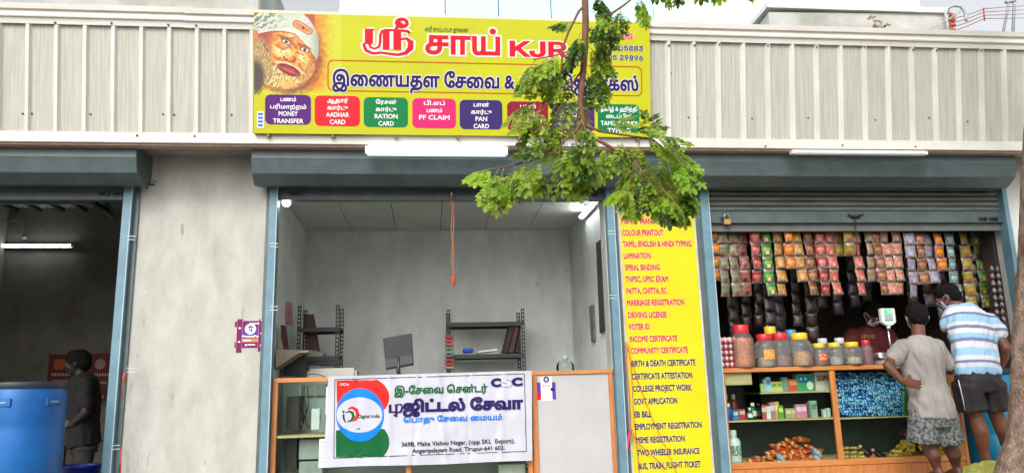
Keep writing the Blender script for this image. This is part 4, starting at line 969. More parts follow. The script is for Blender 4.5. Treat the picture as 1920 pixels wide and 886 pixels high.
# photocopier / printer behind the counter
Y = .62; a, b = P(570, 712, Y), P(674, 688, Y)
t = thing('printer', 'pale grey printer with rounded top behind the left end of the counter', 'printer', ((a.x+b.x)/2, Y, 1.2))
pg = M('printer_grey', rgb(176, 176, 164), .45, col2=rgb(160, 160, 150), scale=2)
MB().box((a.x, Y, 1.28), (b.x, Y+.4, a.z-.003)).build('body', pg, t, bevel=.02, seg=2); MB().box((a.x+.02, Y+.02, a.z), (b.x-.03, Y+.38, b.z)).build('lid', pg, t, bevel=.025, seg=2)
MB().box((b.x-.11, Y-.006, a.z-.06), (b.x-.02, Y+.01, a.z-.02)).build('button_panel', darkpl, t)
MB().box((a.x+.05, Y+.05, .65), (b.x-.05, Y+.35, 1.277)).build('stand', mg, t)
# open carton at the left on the rack, folders, hanging calendar
Y = .45; t = thing('carton', 'pale open cardboard carton at the left end of the middle counter', 'carton', P(548, 690, Y))
cm_ = M('pale_carton', rgb(170, 160, 140), .85, col2=rgb(150, 140, 122))
q = [P(517, 689, Y), P(560, 661, Y), P(578, 660, Y), P(577, 656, Y), P(517, 655, Y)]
n = 5; mb = MB(); mb.add(q+[v+Vector((0, .3, 0)) for v in q], [tuple(range(n)), tuple(range(n, 2*n))[::-1]]+[(i, n+i, n+(i+1) % n, (i+1) % n) for i in range(n)]); mb.build('side', cm_, t)
leaning('machine_case', 'black case of a machine under the pale carton at the left wall', 'case', [(530, 704), (575, 706), (572, 662), (561, 664), (530, 686)], Y+.32, .2, M('machine_black', rgb(36, 36, 42), .4))
leaning('folder', 'dark brown folder standing upright on the left rack shelf', 'folder', [(572, 654), (600, 658), (588, 588), (570, 590)], 1.3, .03, brown, 'folders on the left rack')
leaning('folder', 'narrow brown folder leaning at the left wall on the carton', 'folder', [(528, 654), (541, 654), (536, 610), (526, 608)], .6, .03, brown)
leaning('folder', 'thin pale folder leaning against the narrow brown folder', 'folder', [(522, 654), (531, 654), (523, 613), (521, 613)], .57, .02, M('paper_tan', rgb(170, 160, 130), .8))
leaning('file_pile', 'low pile of red and white papers on the lower shelf of the left rack', 'papers', [(590, 668), (608, 668), (607, 661), (592, 661)], 1.2, .15, M('red_paper', rgb(150, 60, 56), .7, col2=rgb(180, 170, 160), scale=60))
leaning('equipment', 'dark equipment lying on the lower shelf of the left rack', 'equipment', [(570, 670), (640, 672), (628, 684), (575, 683)], 1.16, .25, M('machine_black', rgb(36, 36, 42)))
c = [PX(536, 566, -1.446), PX(548, 566, -1.446), PX(548, 607, -1.446), PX(536, 607, -1.446)]
t = MB().add(c+[v+Vector((.004, 0, 0)) for v in c], [(3, 2, 1, 0), (4, 5, 6, 7), (0, 1, 5, 4), (1, 2, 6, 5), (2, 3, 7, 6), (3, 0, 4, 7)]).build('wall_calendar', M('calendar_pink', rgb(176, 60, 96), .7, col2=rgb(206, 170, 180), scale=14))
tag(t, 'narrow pink and red calendar hanging on the left wall of the middle shop', 'calendar')
# right wall: black board and a framed picture
def wallx(name, label, cat, pts, X, d, mat):
    q = [PX(x, y, X) for x, y in pts]; t = MB().add(q+[v+Vector((d, 0, 0)) for v in q], [(0, 1, 2, 3), (7, 6, 5, 4), (0, 4, 5, 1), (1, 5, 6, 2), (2, 6, 7, 3), (3, 7, 4, 0)]).build(name, mat, None, .003); return tag(t, label, cat)
wallx('notice_board', 'tall black notice board on the right wall of the middle shop', 'board', [(1117, 455), (1136, 440), (1143, 612), (1124, 624)], 1.69, .025, M('board_black', rgb(52, 52, 54), .6, col2=rgb(40, 40, 42)))
wallx('key_holder', 'narrow brown framed key holder hanging on the right wall beyond the black board', 'key holder', [(1104, 574), (1111, 570), (1114, 638), (1108, 641)], 1.695, .02, M('dark_wood', rgb(70, 58, 50), .5, col2=rgb(120, 112, 100), scale=50))
# water jar on the panel counter
t = thing('water_jar', 'clear water jar with silvery neck behind the framed counter panel', 'jar', (P(1060, 690, .3).x, .3, 1.642))
s_ = .01; jx = .085
MB().lathe([(jx*.9, 0), (jx, .01), (jx, .07), (jx*.8, .11), (jx*.35, .13), (jx*.33, .16)], n=28, cap=False).loc('glass_body', glass('jar_clear', (.86, .9, .88, 1), .25), t)
MB().lathe([(jx*.36, .125), (jx*.4, .13), (jx*.4, .155), (jx*.34, .165), (.001, .166)], n=24).loc('cap', M('jar_cap_grey', rgb(150, 150, 144), .4), t)
# things inside the glass case
item_box('computer_tower', 'dark computer tower standing on the case shelf, left of the white router box', 'computer', 536, 742, 562, 806, .2, .24, M('tower_maroon', rgb(58, 40, 42), .5, col2=rgb(40, 30, 32)))
item_box('adapter_box', 'small pale upright adapter box on the counter shelf beside the cables', 'adapter', 583, 765, 600, 805, .15, .05, M('white_plastic', rgb(214, 214, 212)))
item_box('storage_drawer', 'upper grey storage drawer box in the lower case behind glass', 'drawer box', 560, 822, 604, 861, .12, .3, grey, 'grey drawer boxes in the case')
item_box('storage_drawer', 'lower grey storage drawer box in the case behind glass', 'drawer box', 560, 863, 605, 890, .12, .3, grey, 'grey drawer boxes in the case')
item_box('computer_tower', 'maroon computer case standing on the lower shelf behind glass', 'computer', 534, 815, 558, 880, .2, .24, M('tower_maroon', rgb(58, 40, 42)))
item_box('socket_board', 'grey socket board fixed inside the case behind the cables', 'socket', 566, 718, 612, 742, .46, .02, grey)
t = thing('cable_bundle', 'tangled black and white cables hanging inside the glass case', 'cables', P(570, 760, .3))
for k in range(5):
    x = (562, 566, 571, 577, 590)[k]; pts = [P(x+6*math.sin(i*.9+k*1.7)*(i/9), 722+i*9, .3+.01*k) for i in range(10)]
    MB().tube(pts, .004, n=5).build('cable', M('white_cable', rgb(200, 200, 196), .5) if k in (0, 4) else blackm, t)
t = thing('power_cable', 'black power cable curling over the top of the glass counter', 'cable', P(590, 705, .1))
MB().tube([P(x, y, .12) for x, y in ((568, 708), (572, 703), (585, 700), (600, 702), (610, 706))], .004, n=5).build('cable', blackm, t)
item_box('white_carton', 'white carton with black line drawing in the case below the banner', 'carton', 936, 868, 985, 900, .1, .2, M('carton_white', rgb(216, 214, 206), .7))

# strings on the jambs
pk = M('pink_string', rgb(206, 60, 90), .7); orr = M('orange_string', rgb(210, 84, 40), .7)
t = thing('string_tie', 'pink string with orange knot tied to the left shutter rail', 'string', P(233, 705, -.08))
MB().tube([P(236, 694, -.08), P(232, 706, -.09), P(233, 712, -.08), P(229, 722, -.08), P(229, 752, -.08)], [.004, .012, .012, .005, .003], n=7).build('knot', M('orange_knot', rgb(170, 92, 56), .8, col2=rgb(160, 60, 40), scale=50), t)
MB().tube([P(228, 838, -.08), P(226, 850, -.08), P(226, 895, -.08)], .005, n=6).build('string', pk, t)
t = thing('string_web', 'pink and orange strings tied diagonally across the lower yellow board', 'string', P(1180, 800, -.1))
MB().tube([P(1173, 640, -.03), P(1176, 700, -.03), P(1181, 760, -.04), P(1182, 806, -.06)], .004, n=6).build('string', orr, t)
MB().tube([P(1173, 640, -.03), P(1196, 715, -.04), P(1226, 790, -.05), P(1262, 868, -.06), P(1270, 890, -.06)], .003, n=5).build('string', orr, t)
MB().tube([P(1178, 642, -.03), P(1184, 700, -.03), P(1188, 780, -.03), P(1199, 886, -.04)], .003, n=5).build('string', pk, t)
MB().tube([P(1182, 806, -.07), P(1196, 830, -.06), P(1222, 852, -.06), P(1250, 880, -.06)], .004, n=6).build('string', pk, t)
MB().tube([P(1184, 804, -.07), P(1180, 815, -.07), P(1177, 835, -.07), P(1180, 845, -.07)], [.012, .016, .008, .004], n=7).build('knot', pk, t)

# ================================================================ grocery counter (right shop)
GC = thing('grocery_counter', 'long wooden framed glass grocery counter with shelves in the right shop', 'counter', (3.85, .25, .65))
ZT = 1.645; X0, X1 = 2.69, 5.03; xm0, xm1 = P(1556, 700, 0).x, P(1565, 700, 0).x
box('counter_top', (X0, -.012, ZT-.04), (X1, .5, ZT), wood, GC, .003)
for a, b in ((X0, X0+.03), (xm0, xm1+.005), (X1-.10, X1-.03)): box('post', (a, 0, .80), (b, .035, ZT-.041), woodv, GC, .003)
zb = P(1480, 874, 0).z; zb = .80
box('bottom_rail', (X0, -.004, zb-.055), (X1-.03, .04, zb-.001), wood, GC, .003); box('kick_board', (X0, .004, .651), (X1-.03, .036, zb-.058), woodv, GC)
box('bottom_board', (X0, .041, zb-.03), (X1-.03, .5, zb-.002), shelfw, GC)
zs1 = P(1490, 733, .1).z; zs2 = P(1460, 785, .05).z; zs3 = P(1640, 780, .05).z
xg = P(1425, 740, .05).x
box('shelf', (xg, .04, zs1-.014), (xm0, .46, zs1), shelfw, GC); box('shelf', (X0+.03, .02, zs2-.014), (xm0-.002, .46, zs2), shelfw, GC); box('shelf', (xm1+.006, .02, zs3-.014), (X1-.102, .46, zs3), shelfw, GC)
box('wood_inset', (X0+.03, .03, P(1380, 721, 0).z), (P(1412, 710, 0).x, .05, ZT-.042), shelfw, GC)
box('glass_divider', (xg-.008, .04, zs2), (xg, .45, ZT-.042), glass('divider_glass', (.7, .86, .8, 1), .15), GC)
box('side_panel', (X1-.03, -.006, .65), (X1, .5, ZT-.041), woodv, GC); box('back_panel', (X0, .5, .65), (X1, .515, ZT-.042), M('case_back_dark', rgb(60, 70, 62), .6, col2=rgb(44, 50, 46)), GC)
gg = glass('case_glass', (.88, .94, .91, 1), .10)
box('front_glass', (X0+.031, .010, zb), (xm0-.001, .015, ZT-.042), gg, GC); box('front_glass', (xm1+.006, .010, zb), (X1-.101, .015, ZT-.042), gg, GC)
t = thing('plastic_drum', 'teal blue plastic drum behind the taller customer at the end of the grocery counter', 'drum', (5.44, .2, .65))
Ht = P(1850, 696, .2).z-.65
MB().lathe([(.27, 0), (.295, .04), (.295, Ht*.33), (.285, Ht*.36), (.295, Ht*.39), (.295, Ht*.7), (.285, Ht*.73), (.295, Ht*.76), (.295, Ht-.1), (.26, Ht-.04), (.255, Ht)], n=40).loc('body', M('teal_drum_plastic', rgb(10, 128, 166), .35, col2=rgb(6, 104, 140), scale=2), t)
MB().lathe([(.27, Ht-.03), (.275, Ht-.02), (.275, Ht+.02), (.26, Ht+.025), (.001, Ht+.025)], n=40).loc('lid', M('drum_rim', rgb(30, 44, 54)), t)

# sachet strips
def sachet(name, c1, c2, c3):
    """one pillow sachet, hung from its top edge: crimped silver ends, printed face"""
    mb = MB(); w, h = .048, .064; n, m = 6, 8; vs = []
    for s in (-1, 1):
        for j in range(m+1):
            for i in range(n+1):
                u, v = i/n*2-1, j/m*2-1; d = .013*max(0, (1-abs(u)**3))*max(0, 1-abs(v)**4) if abs(v) < .8 else .0008
                vs.append((u*w*(1-.02*math.cos(v*3)), s*d-.0006*s+.0012*math.sin(u*7+v*3), -h+v*h))
    N = (n+1)*(m+1); F = []; MI = []
    for s in range(2):
        for j in range(m):
            for i in range(n):
                k = s*N+j*(n+1)+i; q = (k, k+1, k+n+2, k+n+1); q = q if s == 0 else q[::-1]
                mi = 0 if j in (0, m-1) else (1 if (j in (3, 4) and 0 < i < n-1) else (2 if j in (1, 2) and i in (2, 3) else 3)); F.append(q); MI.append(mi)
    k = len(mb.v); mb.v += [Vector(v) for v in vs]; mb.f += F; mb.m += MI; mb.sm += [True]*len(F)
    dk_ = max(c1) < 70
    foil = M('sachet_foil_dark', rgb(40, 34, 32), .4, metal=.2) if dk_ else M('sachet_foil', rgb(150, 132, 120), .35, metal=.3, col2=rgb(96, 76, 66), scale=60)
    mats = [foil, M('sachet_%s_b' % name, rgb(*c2), .4, col2=rgb(*c1), scale=130, blotch=(.42, .56)), M('sachet_%s_c' % name, rgb(*c3), .4, col2=rgb(*c2), scale=150, blotch=(.45, .58)), M('sachet_%s_a' % name, rgb(*c1), .35, col2=rgb(*[int(c*.45) for c in c1]), scale=110, blotch=(.42, .6), bump=.0 if dk_ else .4, bscale=50)]
    return mb.mesh('sachet_'+name, mats)
SK = {k: sachet(k, *c) for k, c in {'green': ((134, 128, 100), (36, 100, 48), (150, 30, 36)), 'maroon': ((150, 96, 84), (120, 20, 30), (80, 24, 28)), 'red': ((164, 36, 34), (190, 150, 130), (80, 20, 24)), 'bright green': ((36, 150, 60), (220, 130, 40), (210, 220, 190)),
    'gold': ((190, 144, 66), (160, 60, 24), (216, 190, 120)), 'orange': ((206, 110, 26), (224, 160, 40), (150, 36, 20)), 'brown': ((134, 70, 44), (190, 150, 90), (70, 26, 24)), 'white and red': ((196, 110, 90), (186, 30, 34), (216, 190, 170)),
    'yellow': ((160, 140, 50), (120, 100, 40), (170, 60, 40)), 'cream': ((170, 150, 116), (110, 60, 46), (190, 176, 150)), 'silver blue': ((150, 146, 160), (100, 90, 130), (196, 190, 180)), 'teal silver': ((110, 156, 156), (196, 206, 196), (60, 110, 130)),
    'dark': ((36, 22, 19), (70, 44, 34), (28, 18, 16)), 'dark blue': ((30, 24, 28), (60, 50, 50), (22, 18, 20)), 'pale pink': ((206, 150, 124), (176, 40, 40), (222, 200, 180)), 'leaf green': ((40, 120, 40), (160, 60, 40), (190, 180, 60))}.items()}
def strip(kind, px, n, label, Y=.09, py=432, sc=1.0, mix=None, lean=0):
    top = P(px, py, Y); t = thing('sachet_strip', label, 'sachet strip', top, 'sachet strips hanging in the grocery shop')
    for k in range(n):
        kd = kind if not mix else mix[k % len(mix)]
        o = local('sachet', SK[kd], t); o.location = (random.uniform(-.003, .003)+lean*k+.004*math.sin(k*1.1+px), random.uniform(-.004, .004)+.02*math.sin(k*.6+px), -k*.131*sc); o.scale = (sc, sc, sc)
        o.rotation_euler = (random.uniform(-.12, .12), 0, random.uniform(-.16, .16)-lean*3)
        o.scale = (sc*random.uniform(.98, 1.12), sc*1.5, sc*1.03); o.rotation_euler = (random.uniform(-.2, .2), random.uniform(-.05, .05), random.uniform(-.35, .35))
    return t
ST = [(1352, 5, 'green'), (1371, 5, 'green'), (1390, 5, 'maroon'), (1413, 4, 'red'), (1434, 5, 'bright green'), (1456, 5, 'gold'), (1475, 3, 'orange'), (1492, 4, 'gold'), (1512, 5, 'brown'), (1535, 5, 'red'), (1554, 5, 'white and red'),
      (1572, 2, 'yellow'), (1588, 2, 'yellow'), (1603, 5, 'white and red'), (1626, 4, 'cream'), (1642, 5, 'brown'), (1659, 5, 'pale pink'), (1676, 5, 'pale pink'), (1701, 5, 'silver blue'), (1720, 4, 'brown'), (1737, 4, 'silver blue'), (1756, 3, 'orange'), (1778, 5, 'teal silver'), (1802, 6, 'yellow'), (1828, 6, 'leaf green')]
ordn = {}
names_ = ['leftmost', 'second from the left', 'third from the left', 'fourth from the left', 'fifth from the left']
for i, (px, n, k) in enumerate(ST):
    c = ordn.get(k, 0); ordn[k] = c+1; tot = sum(1 for s in ST if s[2] == k)
    wh = '' if tot == 1 else names_[c]+' of the '; pl_ = 'strip' if tot == 1 else 'strips'
    prev = ST[i-1][2] if i else None
    lab = ('%s%s sachet %s hanging %s' % (wh, k, pl_, ('beside the %s strip' % prev) if prev and prev != k else 'under the shutter'))
    strip(k, px, n, lab, Y=.10+.03*(i % 3) if px < 1750 else .10+(px-1750)*.003, py=431 if px < 1700 else 436, lean=.0 if px < 1750 else .004)
strip('orange', 1338, 4, 'narrow orange strip at the far left against the shutter rail', Y=.12, py=429, sc=.97)
dn = 0; rnd0 = random.Random(5)
for px, n in ((1362, 8), (1383, 8), (1405, 8), (1428, 8), (1452, 8), (1478, 8), (1503, 8), (1530, 7), (1556, 7), (1584, 6), (1612, 6), (1640, 4), (1695, 6), (1722, 6), (1752, 6), (1785, 8), (1815, 8), (1842, 8)):
    dn += 1
    o = strip('dark' if px % 4 else 'dark blue', px+rnd0.uniform(-6, 6), n+rnd0.choice((-1, 0, 0, 1)) if n < 8 else n, 'dark sachet strip hanging in the second row behind the bright strips', Y=.42+rnd0.uniform(-.05, .05), py=440+rnd0.uniform(-14, 4), sc=rnd0.uniform(.85, 1.15))
    o['group'] = 'dark sachet strips of the second row'
t = thing('bottle_strip', 'string of small dark capped bottles hanging at the right end of the grocery opening', 'bottle strip', P(1868, 500, .12))
for i in range(10):
    for j in range(2):
        c = P(1860+j*11+i*1.6, 508+i*13.5, .13)
        MB().lathe([(.012, 0), (.02, .008), (.02, .035), (.008, .045), (.008, .055)], n=10, mtx=Matrix.Translation(c)).build('bottle', M('dark_bottle', rgb(64, 40, 44), .25, col2=rgb(150, 140, 140), scale=40), t)
box('hanging_rail', (2.70, .09, 3.035), (5.70, .105, 3.05), blackm, GC) if False else None
t = tag(MB().tube([(2.70, .14, 2.99), (5.72, .14, 2.99)], .008, n=6).build('hanging_rail', blackm), 'thin dark rail under the shutter that carries the sachet strips', 'rail')
t = tag(MB().tube([(2.70, .42, 2.97), (5.72, .42, 2.97)], .008, n=6).build('hanging_rail', blackm), 'thin dark rail deeper inside that carries the dark second row', 'rail')

# jars on the counter
def milky(name):
    """scratched clear plastic: mostly see-through with a thin pale scatter"""
    if name in _m: return _m[name]
    m = glass(name, (.93, .93, .92, 1), .25, .12); n = m.node_tree; out = n.nodes['Material Output']; src = out.inputs[0].links[0].from_socket
    d = n.nodes.new('ShaderNodeBsdfDiffuse'); d.inputs[0].default_value = rgb(206, 204, 200); t_ = n.nodes.new('ShaderNodeMixShader'); t_.inputs[0].default_value = .13
    n.links.new(src, t_.inputs[1]); n.links.new(d.outputs[0], t_.inputs[2]); n.links.new(t_.outputs[0], out.inputs[0]); return m
def jar(px, pw, ptop, Y, lidc, fillc, frac, label, fill2=None, pbot=688, ribs=True, tall=False, sticker=None):
    c = P(px, pbot, Y); r = (P(px+pw/2, pbot, Y).x-P(px-pw/2, pbot, Y).x)/2; H = P(px, ptop, Y).z-ZT; base = Vector((c.x, Y, ZT+.001))
    t = thing('plastic_jar', label, 'jar', base, 'plastic jars on the grocery counter')
    lh = H*.16; hb = H-lh; prof = [(r*.88, 0), (r*.98, .008)]
    for k in range(1, 9):
        z = hb*.72*k/8; prof += [(r*(1 if not ribs else (.965 if k % 2 else 1.0)), z)]
    prof += [(r*.95, hb*.80), (r*.78, hb*.91), (r*.60, hb*.96), (r*.58, hb*1.0)]
    MB().lathe(prof, n=28, cap=False).loc('body', milky('jar_plastic'), t)
    zf = hb*frac; fp = [(r*.86, .004), (r*.93, .012)]+[(r*(.93 if k % 2 else .95), zf*k/6) for k in range(1, 6)]+[(r*.9, zf), (r*.5, zf+.008), (.001, zf+.012)]
    if fill2 is None: fill2 = tuple(int(c_*.55) for c_ in fillc)
    MB().lathe(fp, n=24).loc('contents', M('jar_fill_%d_%d_%d' % fillc, rgb(*fillc), .6, col2=rgb(*fill2), scale=55, bump=.6, bscale=70), t)
    lr = r*.66
    MB().lathe([(lr, hb*.955), (lr*1.02, hb*.965), (lr*1.02, H*.985), (lr*.95, H), (.001, H)], n=28).loc('lid', M('lid_%d_%d_%d' % lidc, rgb(*lidc), .35, var=.06), t)
    if sticker:
        q = []; n = 6
        for i in range(n+1):
            a = math.radians(-120+60*i/n); q += [(r*1.01*math.cos(a), r*1.01*math.sin(a), hb*.28), (r*1.01*math.cos(a), r*1.01*math.sin(a), hb*.62)]
        MB().add(q, [(2*i, 2*i+2, 2*i+3, 2*i+1) for i in range(n)]).loc('sticker', M('sticker_%d' % sticker[0], rgb(*sticker), .5, col2=rgb(230, 190, 120), scale=50, blotch=(.5, .62)), t)
red_, yl_, wl_ = (206, 36, 40), (226, 186, 40), (190, 190, 196)
jar(1395, 42, 609, .06, red_, (226, 130, 50), .80, 'tallest jar, red lid, full of orange snack rings beside the egg trays')
jar(1437, 39, 626, .07, red_, (176, 164, 120), .34, 'red lidded jar one third full of seeds, second jar from the egg trays', sticker=(220, 130, 40))
jar(1467, 39, 624, .10, red_, (160, 110, 100), .38, 'red lidded jar with dark sweets, directly left of the large yellow lidded jar')
jar(1504, 42, 624, .06, yl_, (206, 160, 100), .5, 'large jar with yellow lid half full of brown snacks')
jar(1450, 30, 612, .30, yl_, (130, 120, 110), .4, 'jar with dull yellow lid standing behind the two red lidded jars')
jar(1489, 28, 618, .32, (60, 130, 180), (150, 170, 180), .6, 'blue lidded jar standing behind the large yellow lidded jar')
jar(1539, 29, 643, .05, yl_, (120, 84, 60), .45, 'small yellow lidded jar with red sticker beside the large jar', sticker=(206, 50, 40), ribs=False)
jar(1568, 30, 642, .06, yl_, (190, 184, 176), .4, 'small yellow lidded jar with pale sweets, middle of the three small ones', ribs=False)
jar(1601, 34, 641, .05, yl_, (216, 200, 160), .38, 'small wide yellow lidded jar with cream sweets beside the red lidded narrow jar', ribs=False)
jar(1547, 24, 634, .26, wl_, (110, 110, 120), .5, 'white lidded jar behind the small jar with the red sticker', ribs=False)
jar(1579, 24, 633, .28, wl_, (120, 110, 110), .5, 'white lidded jar behind the middle small yellow lidded jar', ribs=False)
jar(1628, 22, 637, .10, (190, 40, 50), (150, 40, 80), .8, 'narrow red lidded jar full of pink sweets beside the steel pot')
# egg trays with eggs
egg = MB().lathe([(.0005, -.027)]+[(.0185*math.sin(PI*k/10)*(1+.08*math.cos(PI*k/10)), -.027*math.cos(PI*k/10)) for k in range(1, 10)]+[(.0005, .030)], n=14).mesh('egg', M('egg_shell', rgb(222, 186, 176), .5, var=.06))
traym = M('egg_tray_maroon', rgb(150, 40, 56), .8, col2=rgb(120, 28, 44), scale=20)
for k in range(5):
    z = ZT+.002+k*.0555; x0 = P(1349, 688, .05).x; t = thing('egg_tray', ('bottom', 'second from the bottom', 'middle', 'second from the top', 'topmost')[k]+' maroon egg tray in the stack by the rail', 'egg tray', (x0+.09, .12, z), 'stack of egg trays')
    mb = MB(); W_, D_ = .19, .25; mb.box((-.085, -.1, 0), (.095, .15, .012))
    for i in range(5):
        for j in range(7): mb.lathe([(.014, .012), (.004, .034)], c=(-.085+i*.045, -.1+j*.0417, 0), n=5, smooth=False)
    mb.loc('tray', traym, t)
    for i in range(4):
        for j in range(6 if k == 4 else 2):
            o = local('egg', egg, t); o.location = (-.0625+i*.045, -.079+j*.0417, .038); o.rotation_euler = (random.uniform(-.2, .2), random.uniform(-.2, .2), 0)
# weighing scale, steel pot, tray
t = thing('weighing_scale', 'white electronic weighing scale with tall display head and green digits', 'weighing scale', (P(1668, 686, .12).x, .12, ZT))
c = P(1664, 594, .12); lo = P(1668, 686, .12)
MB().box((lo.x-.12, .02, ZT+.002), (lo.x+.14, .26, ZT+.05)).build('base', M('scale_white', rgb(214, 216, 214), .35, var=.04), t, bevel=.01, seg=2)
MB().box((lo.x-.14, .0, ZT+.055), (lo.x+.16, .28, ZT+.063)).build('pan', steel, t, bevel=.003)
MB().tube([(c.x, .14, c.z-.07), (c.x+.01, .14, ZT+.03)], .010, n=10).build('pole', steel, t)
hw, hh = .075, .085
hd = MB(); pr = [(-hw, hh), (hw, hh), (hw, -hh*.62), (hw*.35, -hh), (-hw*.35, -hh), (-hw, -hh*.62)]
hd.add([(c.x+x, .10, c.z+z) for x, z in pr]+[(c.x+x, .145, c.z+z) for x, z in pr], [(0, 5, 4, 3, 2, 1), (6, 7, 8, 9, 10, 11)]+[(i, (i+1) % 6, 6+(i+1) % 6, 6+i) for i in range(6)])
hd.build('display_head', M('scale_white', rgb(214, 216, 214)), t, bevel=.006, seg=2)
box('screen', (c.x-.042, .0965, c.z+.03), (c.x+.042, .0995, c.z+.072), M('green_screen', (.05, .55, .16, 1), .3, var=0, emit=.5), t)
for k in range(4): box('digit', (c.x-.008+k*.012, .0945, c.z+.04), (c.x-.002+k*.012, .0962, c.z+.062), M('lit_digit', (.6, 1, .7, 1), .3, var=0, emit=1.0), t)
for i in range(4):
    for j in range(4): box('key', (c.x-.04+i*.021, .0962, c.z+.012-j*.0165), (c.x-.024+i*.021, .0994, c.z+.024-j*.0165), ink('key_green', 60, 150, 90) if j == 3 else ink('key_grey', 150, 168, 170), t)
MB().tube([(c.x, .12, c.z-.085), (c.x, .13, c.z-.11)], .02, n=10).build('neck', M('scale_white', rgb(214, 216, 214)), t)
c = P(1652, 686, .36)
t = thing('steel_pot', 'dented steel pot behind the weighing scale', 'pot', (c.x, .36, ZT+.001))
MB().lathe([(.07, 0), (.085, .01), (.085, .11), (.095, .12), (.09, .122), (.08, .11), (.078, .012), (.001, .011)], n=28, cap=False).loc('body', steel, t)

# ---- items inside the grocery case
def bottle(px, pw, ptop, pbot, Y, zbase, bodyc, capc, label, group, lab2=None, sq=False):
    c = P(px, pbot, Y); r = (P(px+pw/2, pbot, Y).x-P(px-pw/2, pbot, Y).x)/2; H = (P(px, ptop, Y).z-P(px, pbot, Y).z)
    t = thing('bottle', label, 'bottle', (c.x, Y, zbase+.001), group)
    MB().lathe([(r*.92, 0), (r, r*.15), (r, H*.62), (r*.8, H*.72), (r*.4, H*.78), (r*.38, H*.82)], n=18).loc('body', M('bottle_%d_%d_%d' % bodyc, rgb(*bodyc), .3, var=.06), t)
    MB().lathe([(r*.5, H*.8), (r*.5, H*.97), (r*.42, H), (.001, H)], n=16).loc('cap', M('cap_%d_%d_%d' % capc, rgb(*capc), .35, var=.04), t)
    if lab2:
        MB().lathe([(r*1.015, H*.2), (r*1.015, H*.52)], n=18, cap=False).loc('label', M('blabel_%d_%d_%d' % lab2, rgb(*lab2), .45, col2=rgb(230, 230, 224), scale=50, blotch=(.5, .6)), t)
gb = 'bottles and tubes on the middle case shelf'
for px, pw, pt, Y, bc, cc, l2, lab in ((1358, 8, 752, .12, (206, 210, 220), (220, 220, 220), (90, 110, 200), 'white bottle half hidden by the rail on the middle shelf'), (1367, 14, 751, .08, (40, 70, 170), (214, 214, 214), None, 'blue bottle with white cap on the middle shelf'),
    (1407, 10, 760, .08, (40, 80, 50), (220, 220, 214), (214, 220, 200), 'tiny green bottle with white cap on the middle shelf'), (1413, 13, 752, .16, (30, 60, 50), (214, 216, 206), (206, 210, 190), 'dark green bottle with white cap behind the tiny one'),
    (1364, 13, 736, .28, (110, 44, 44), (206, 190, 180), None, 'left brown bottle with pale cap in the back row'), (1378, 13, 736, .28, (120, 50, 46), (206, 190, 180), None, 'right brown bottle with pale cap in the back row')):
    bottle(px, pw, pt, 783, Y, zs2, bc, cc, lab, gb, l2)
def pack(px0, px1, ptop, pbot, Y, zbase, d, c, label, group, c2=None, name='carton', cat='carton', bands=True):
    a, b = P(px0, pbot, Y), P(px1, ptop, Y); H = P(px0, ptop, Y).z-P(px0, pbot, Y).z; t = thing(name, label, cat, ((a.x+b.x)/2, Y, zbase+.001), group)
    w = (b.x-a.x)/2; MB().box((-w, 0, 0), (w, d, H)).loc('body', M('pack_%d_%d_%d' % c, rgb(*c), .45, var=.1), t, bevel=.002)
    if c2: MB().box((-w*.8, -.0012, H*.5), (w*.8, -.0003, H*.82)).loc('label', M('plab_%d_%d_%d' % c2, rgb(*c2), .45, col2=rgb(*c), scale=60, blotch=(.5, .62)), t)
    return t
for i, (x0, x1, yt, c, c2, lab) in enumerate(((1375, 1384, 764, (60, 130, 160), (200, 210, 210), 'small cyan carton right of the blue bottle'), (1386, 1397, 762, (190, 50, 50), (220, 190, 180), 'small red carton on the middle shelf'),
    (1426, 1438, 756, (206, 70, 80), (226, 200, 190), 'red carton first right of the glass divider'), (1439, 1444, 759, (226, 224, 214), None, 'slim white tube carton between red and pink cartons'), (1445, 1452, 752, (190, 110, 150), (226, 200, 210), 'mauve carton on the middle shelf'),
    (1453, 1460, 751, (226, 170, 60), (236, 216, 120), 'amber carton on the middle shelf'), (1461, 1468, 758, (110, 160, 60), (226, 220, 120), 'green and yellow carton on the middle shelf'), (1474, 1484, 764, (170, 160, 120), (214, 206, 170), 'first beige carton on the middle shelf'), (1485, 1493, 764, (176, 166, 126), (214, 206, 170), 'second beige carton on the middle shelf'),
    (1494, 1503, 757, (216, 130, 156), (236, 206, 214), 'left pink carton on the middle shelf'), (1504, 1512, 757, (220, 120, 150), (236, 206, 214), 'right pink carton on the middle shelf'), (1516, 1521, 754, (90, 100, 96), None, 'thin dark tube carton on the middle shelf'), (1522, 1531, 751, (150, 170, 156), (70, 120, 80), 'grey green tube with green base on the middle shelf'), (1545, 1549, 768, (206, 206, 196), None, 'tiny pale pot near the right post'), (1552, 1557, 766, (190, 200, 196), None, 'tiny grey pot beside the right post'))):
    pack(x0, x1, yt, 783, .07+.01*(i % 3), zs2, .04, c, lab, 'cartons on the middle case shelf', c2)
for i, (x0, x1, yt, c, c2, lab) in enumerate(((1427, 1431, 715, (190, 206, 120), None, 'thin lime tube on the upper case shelf'), (1433, 1437, 706, (160, 196, 206), None, 'slim pale blue tube on the upper case shelf'), (1438, 1444, 703, (170, 206, 226), (60, 110, 190), 'taller pale blue tube on the upper shelf'), (1446, 1456, 712, (206, 206, 110), (90, 140, 60), 'left lime yellow carton on the upper shelf'), (1457, 1466, 712, (210, 206, 120), (90, 140, 60), 'right lime yellow carton on the upper shelf'),
    (1468, 1476, 704, (130, 150, 150), None, 'grey carton on the upper shelf'), (1479, 1494, 708, (214, 90, 66), (236, 170, 120), 'orange red packet on the upper case shelf'))):
    pack(x0, x1, yt, 731, .12, zs1, .05, c, lab, 'packs on the upper case shelf', c2)
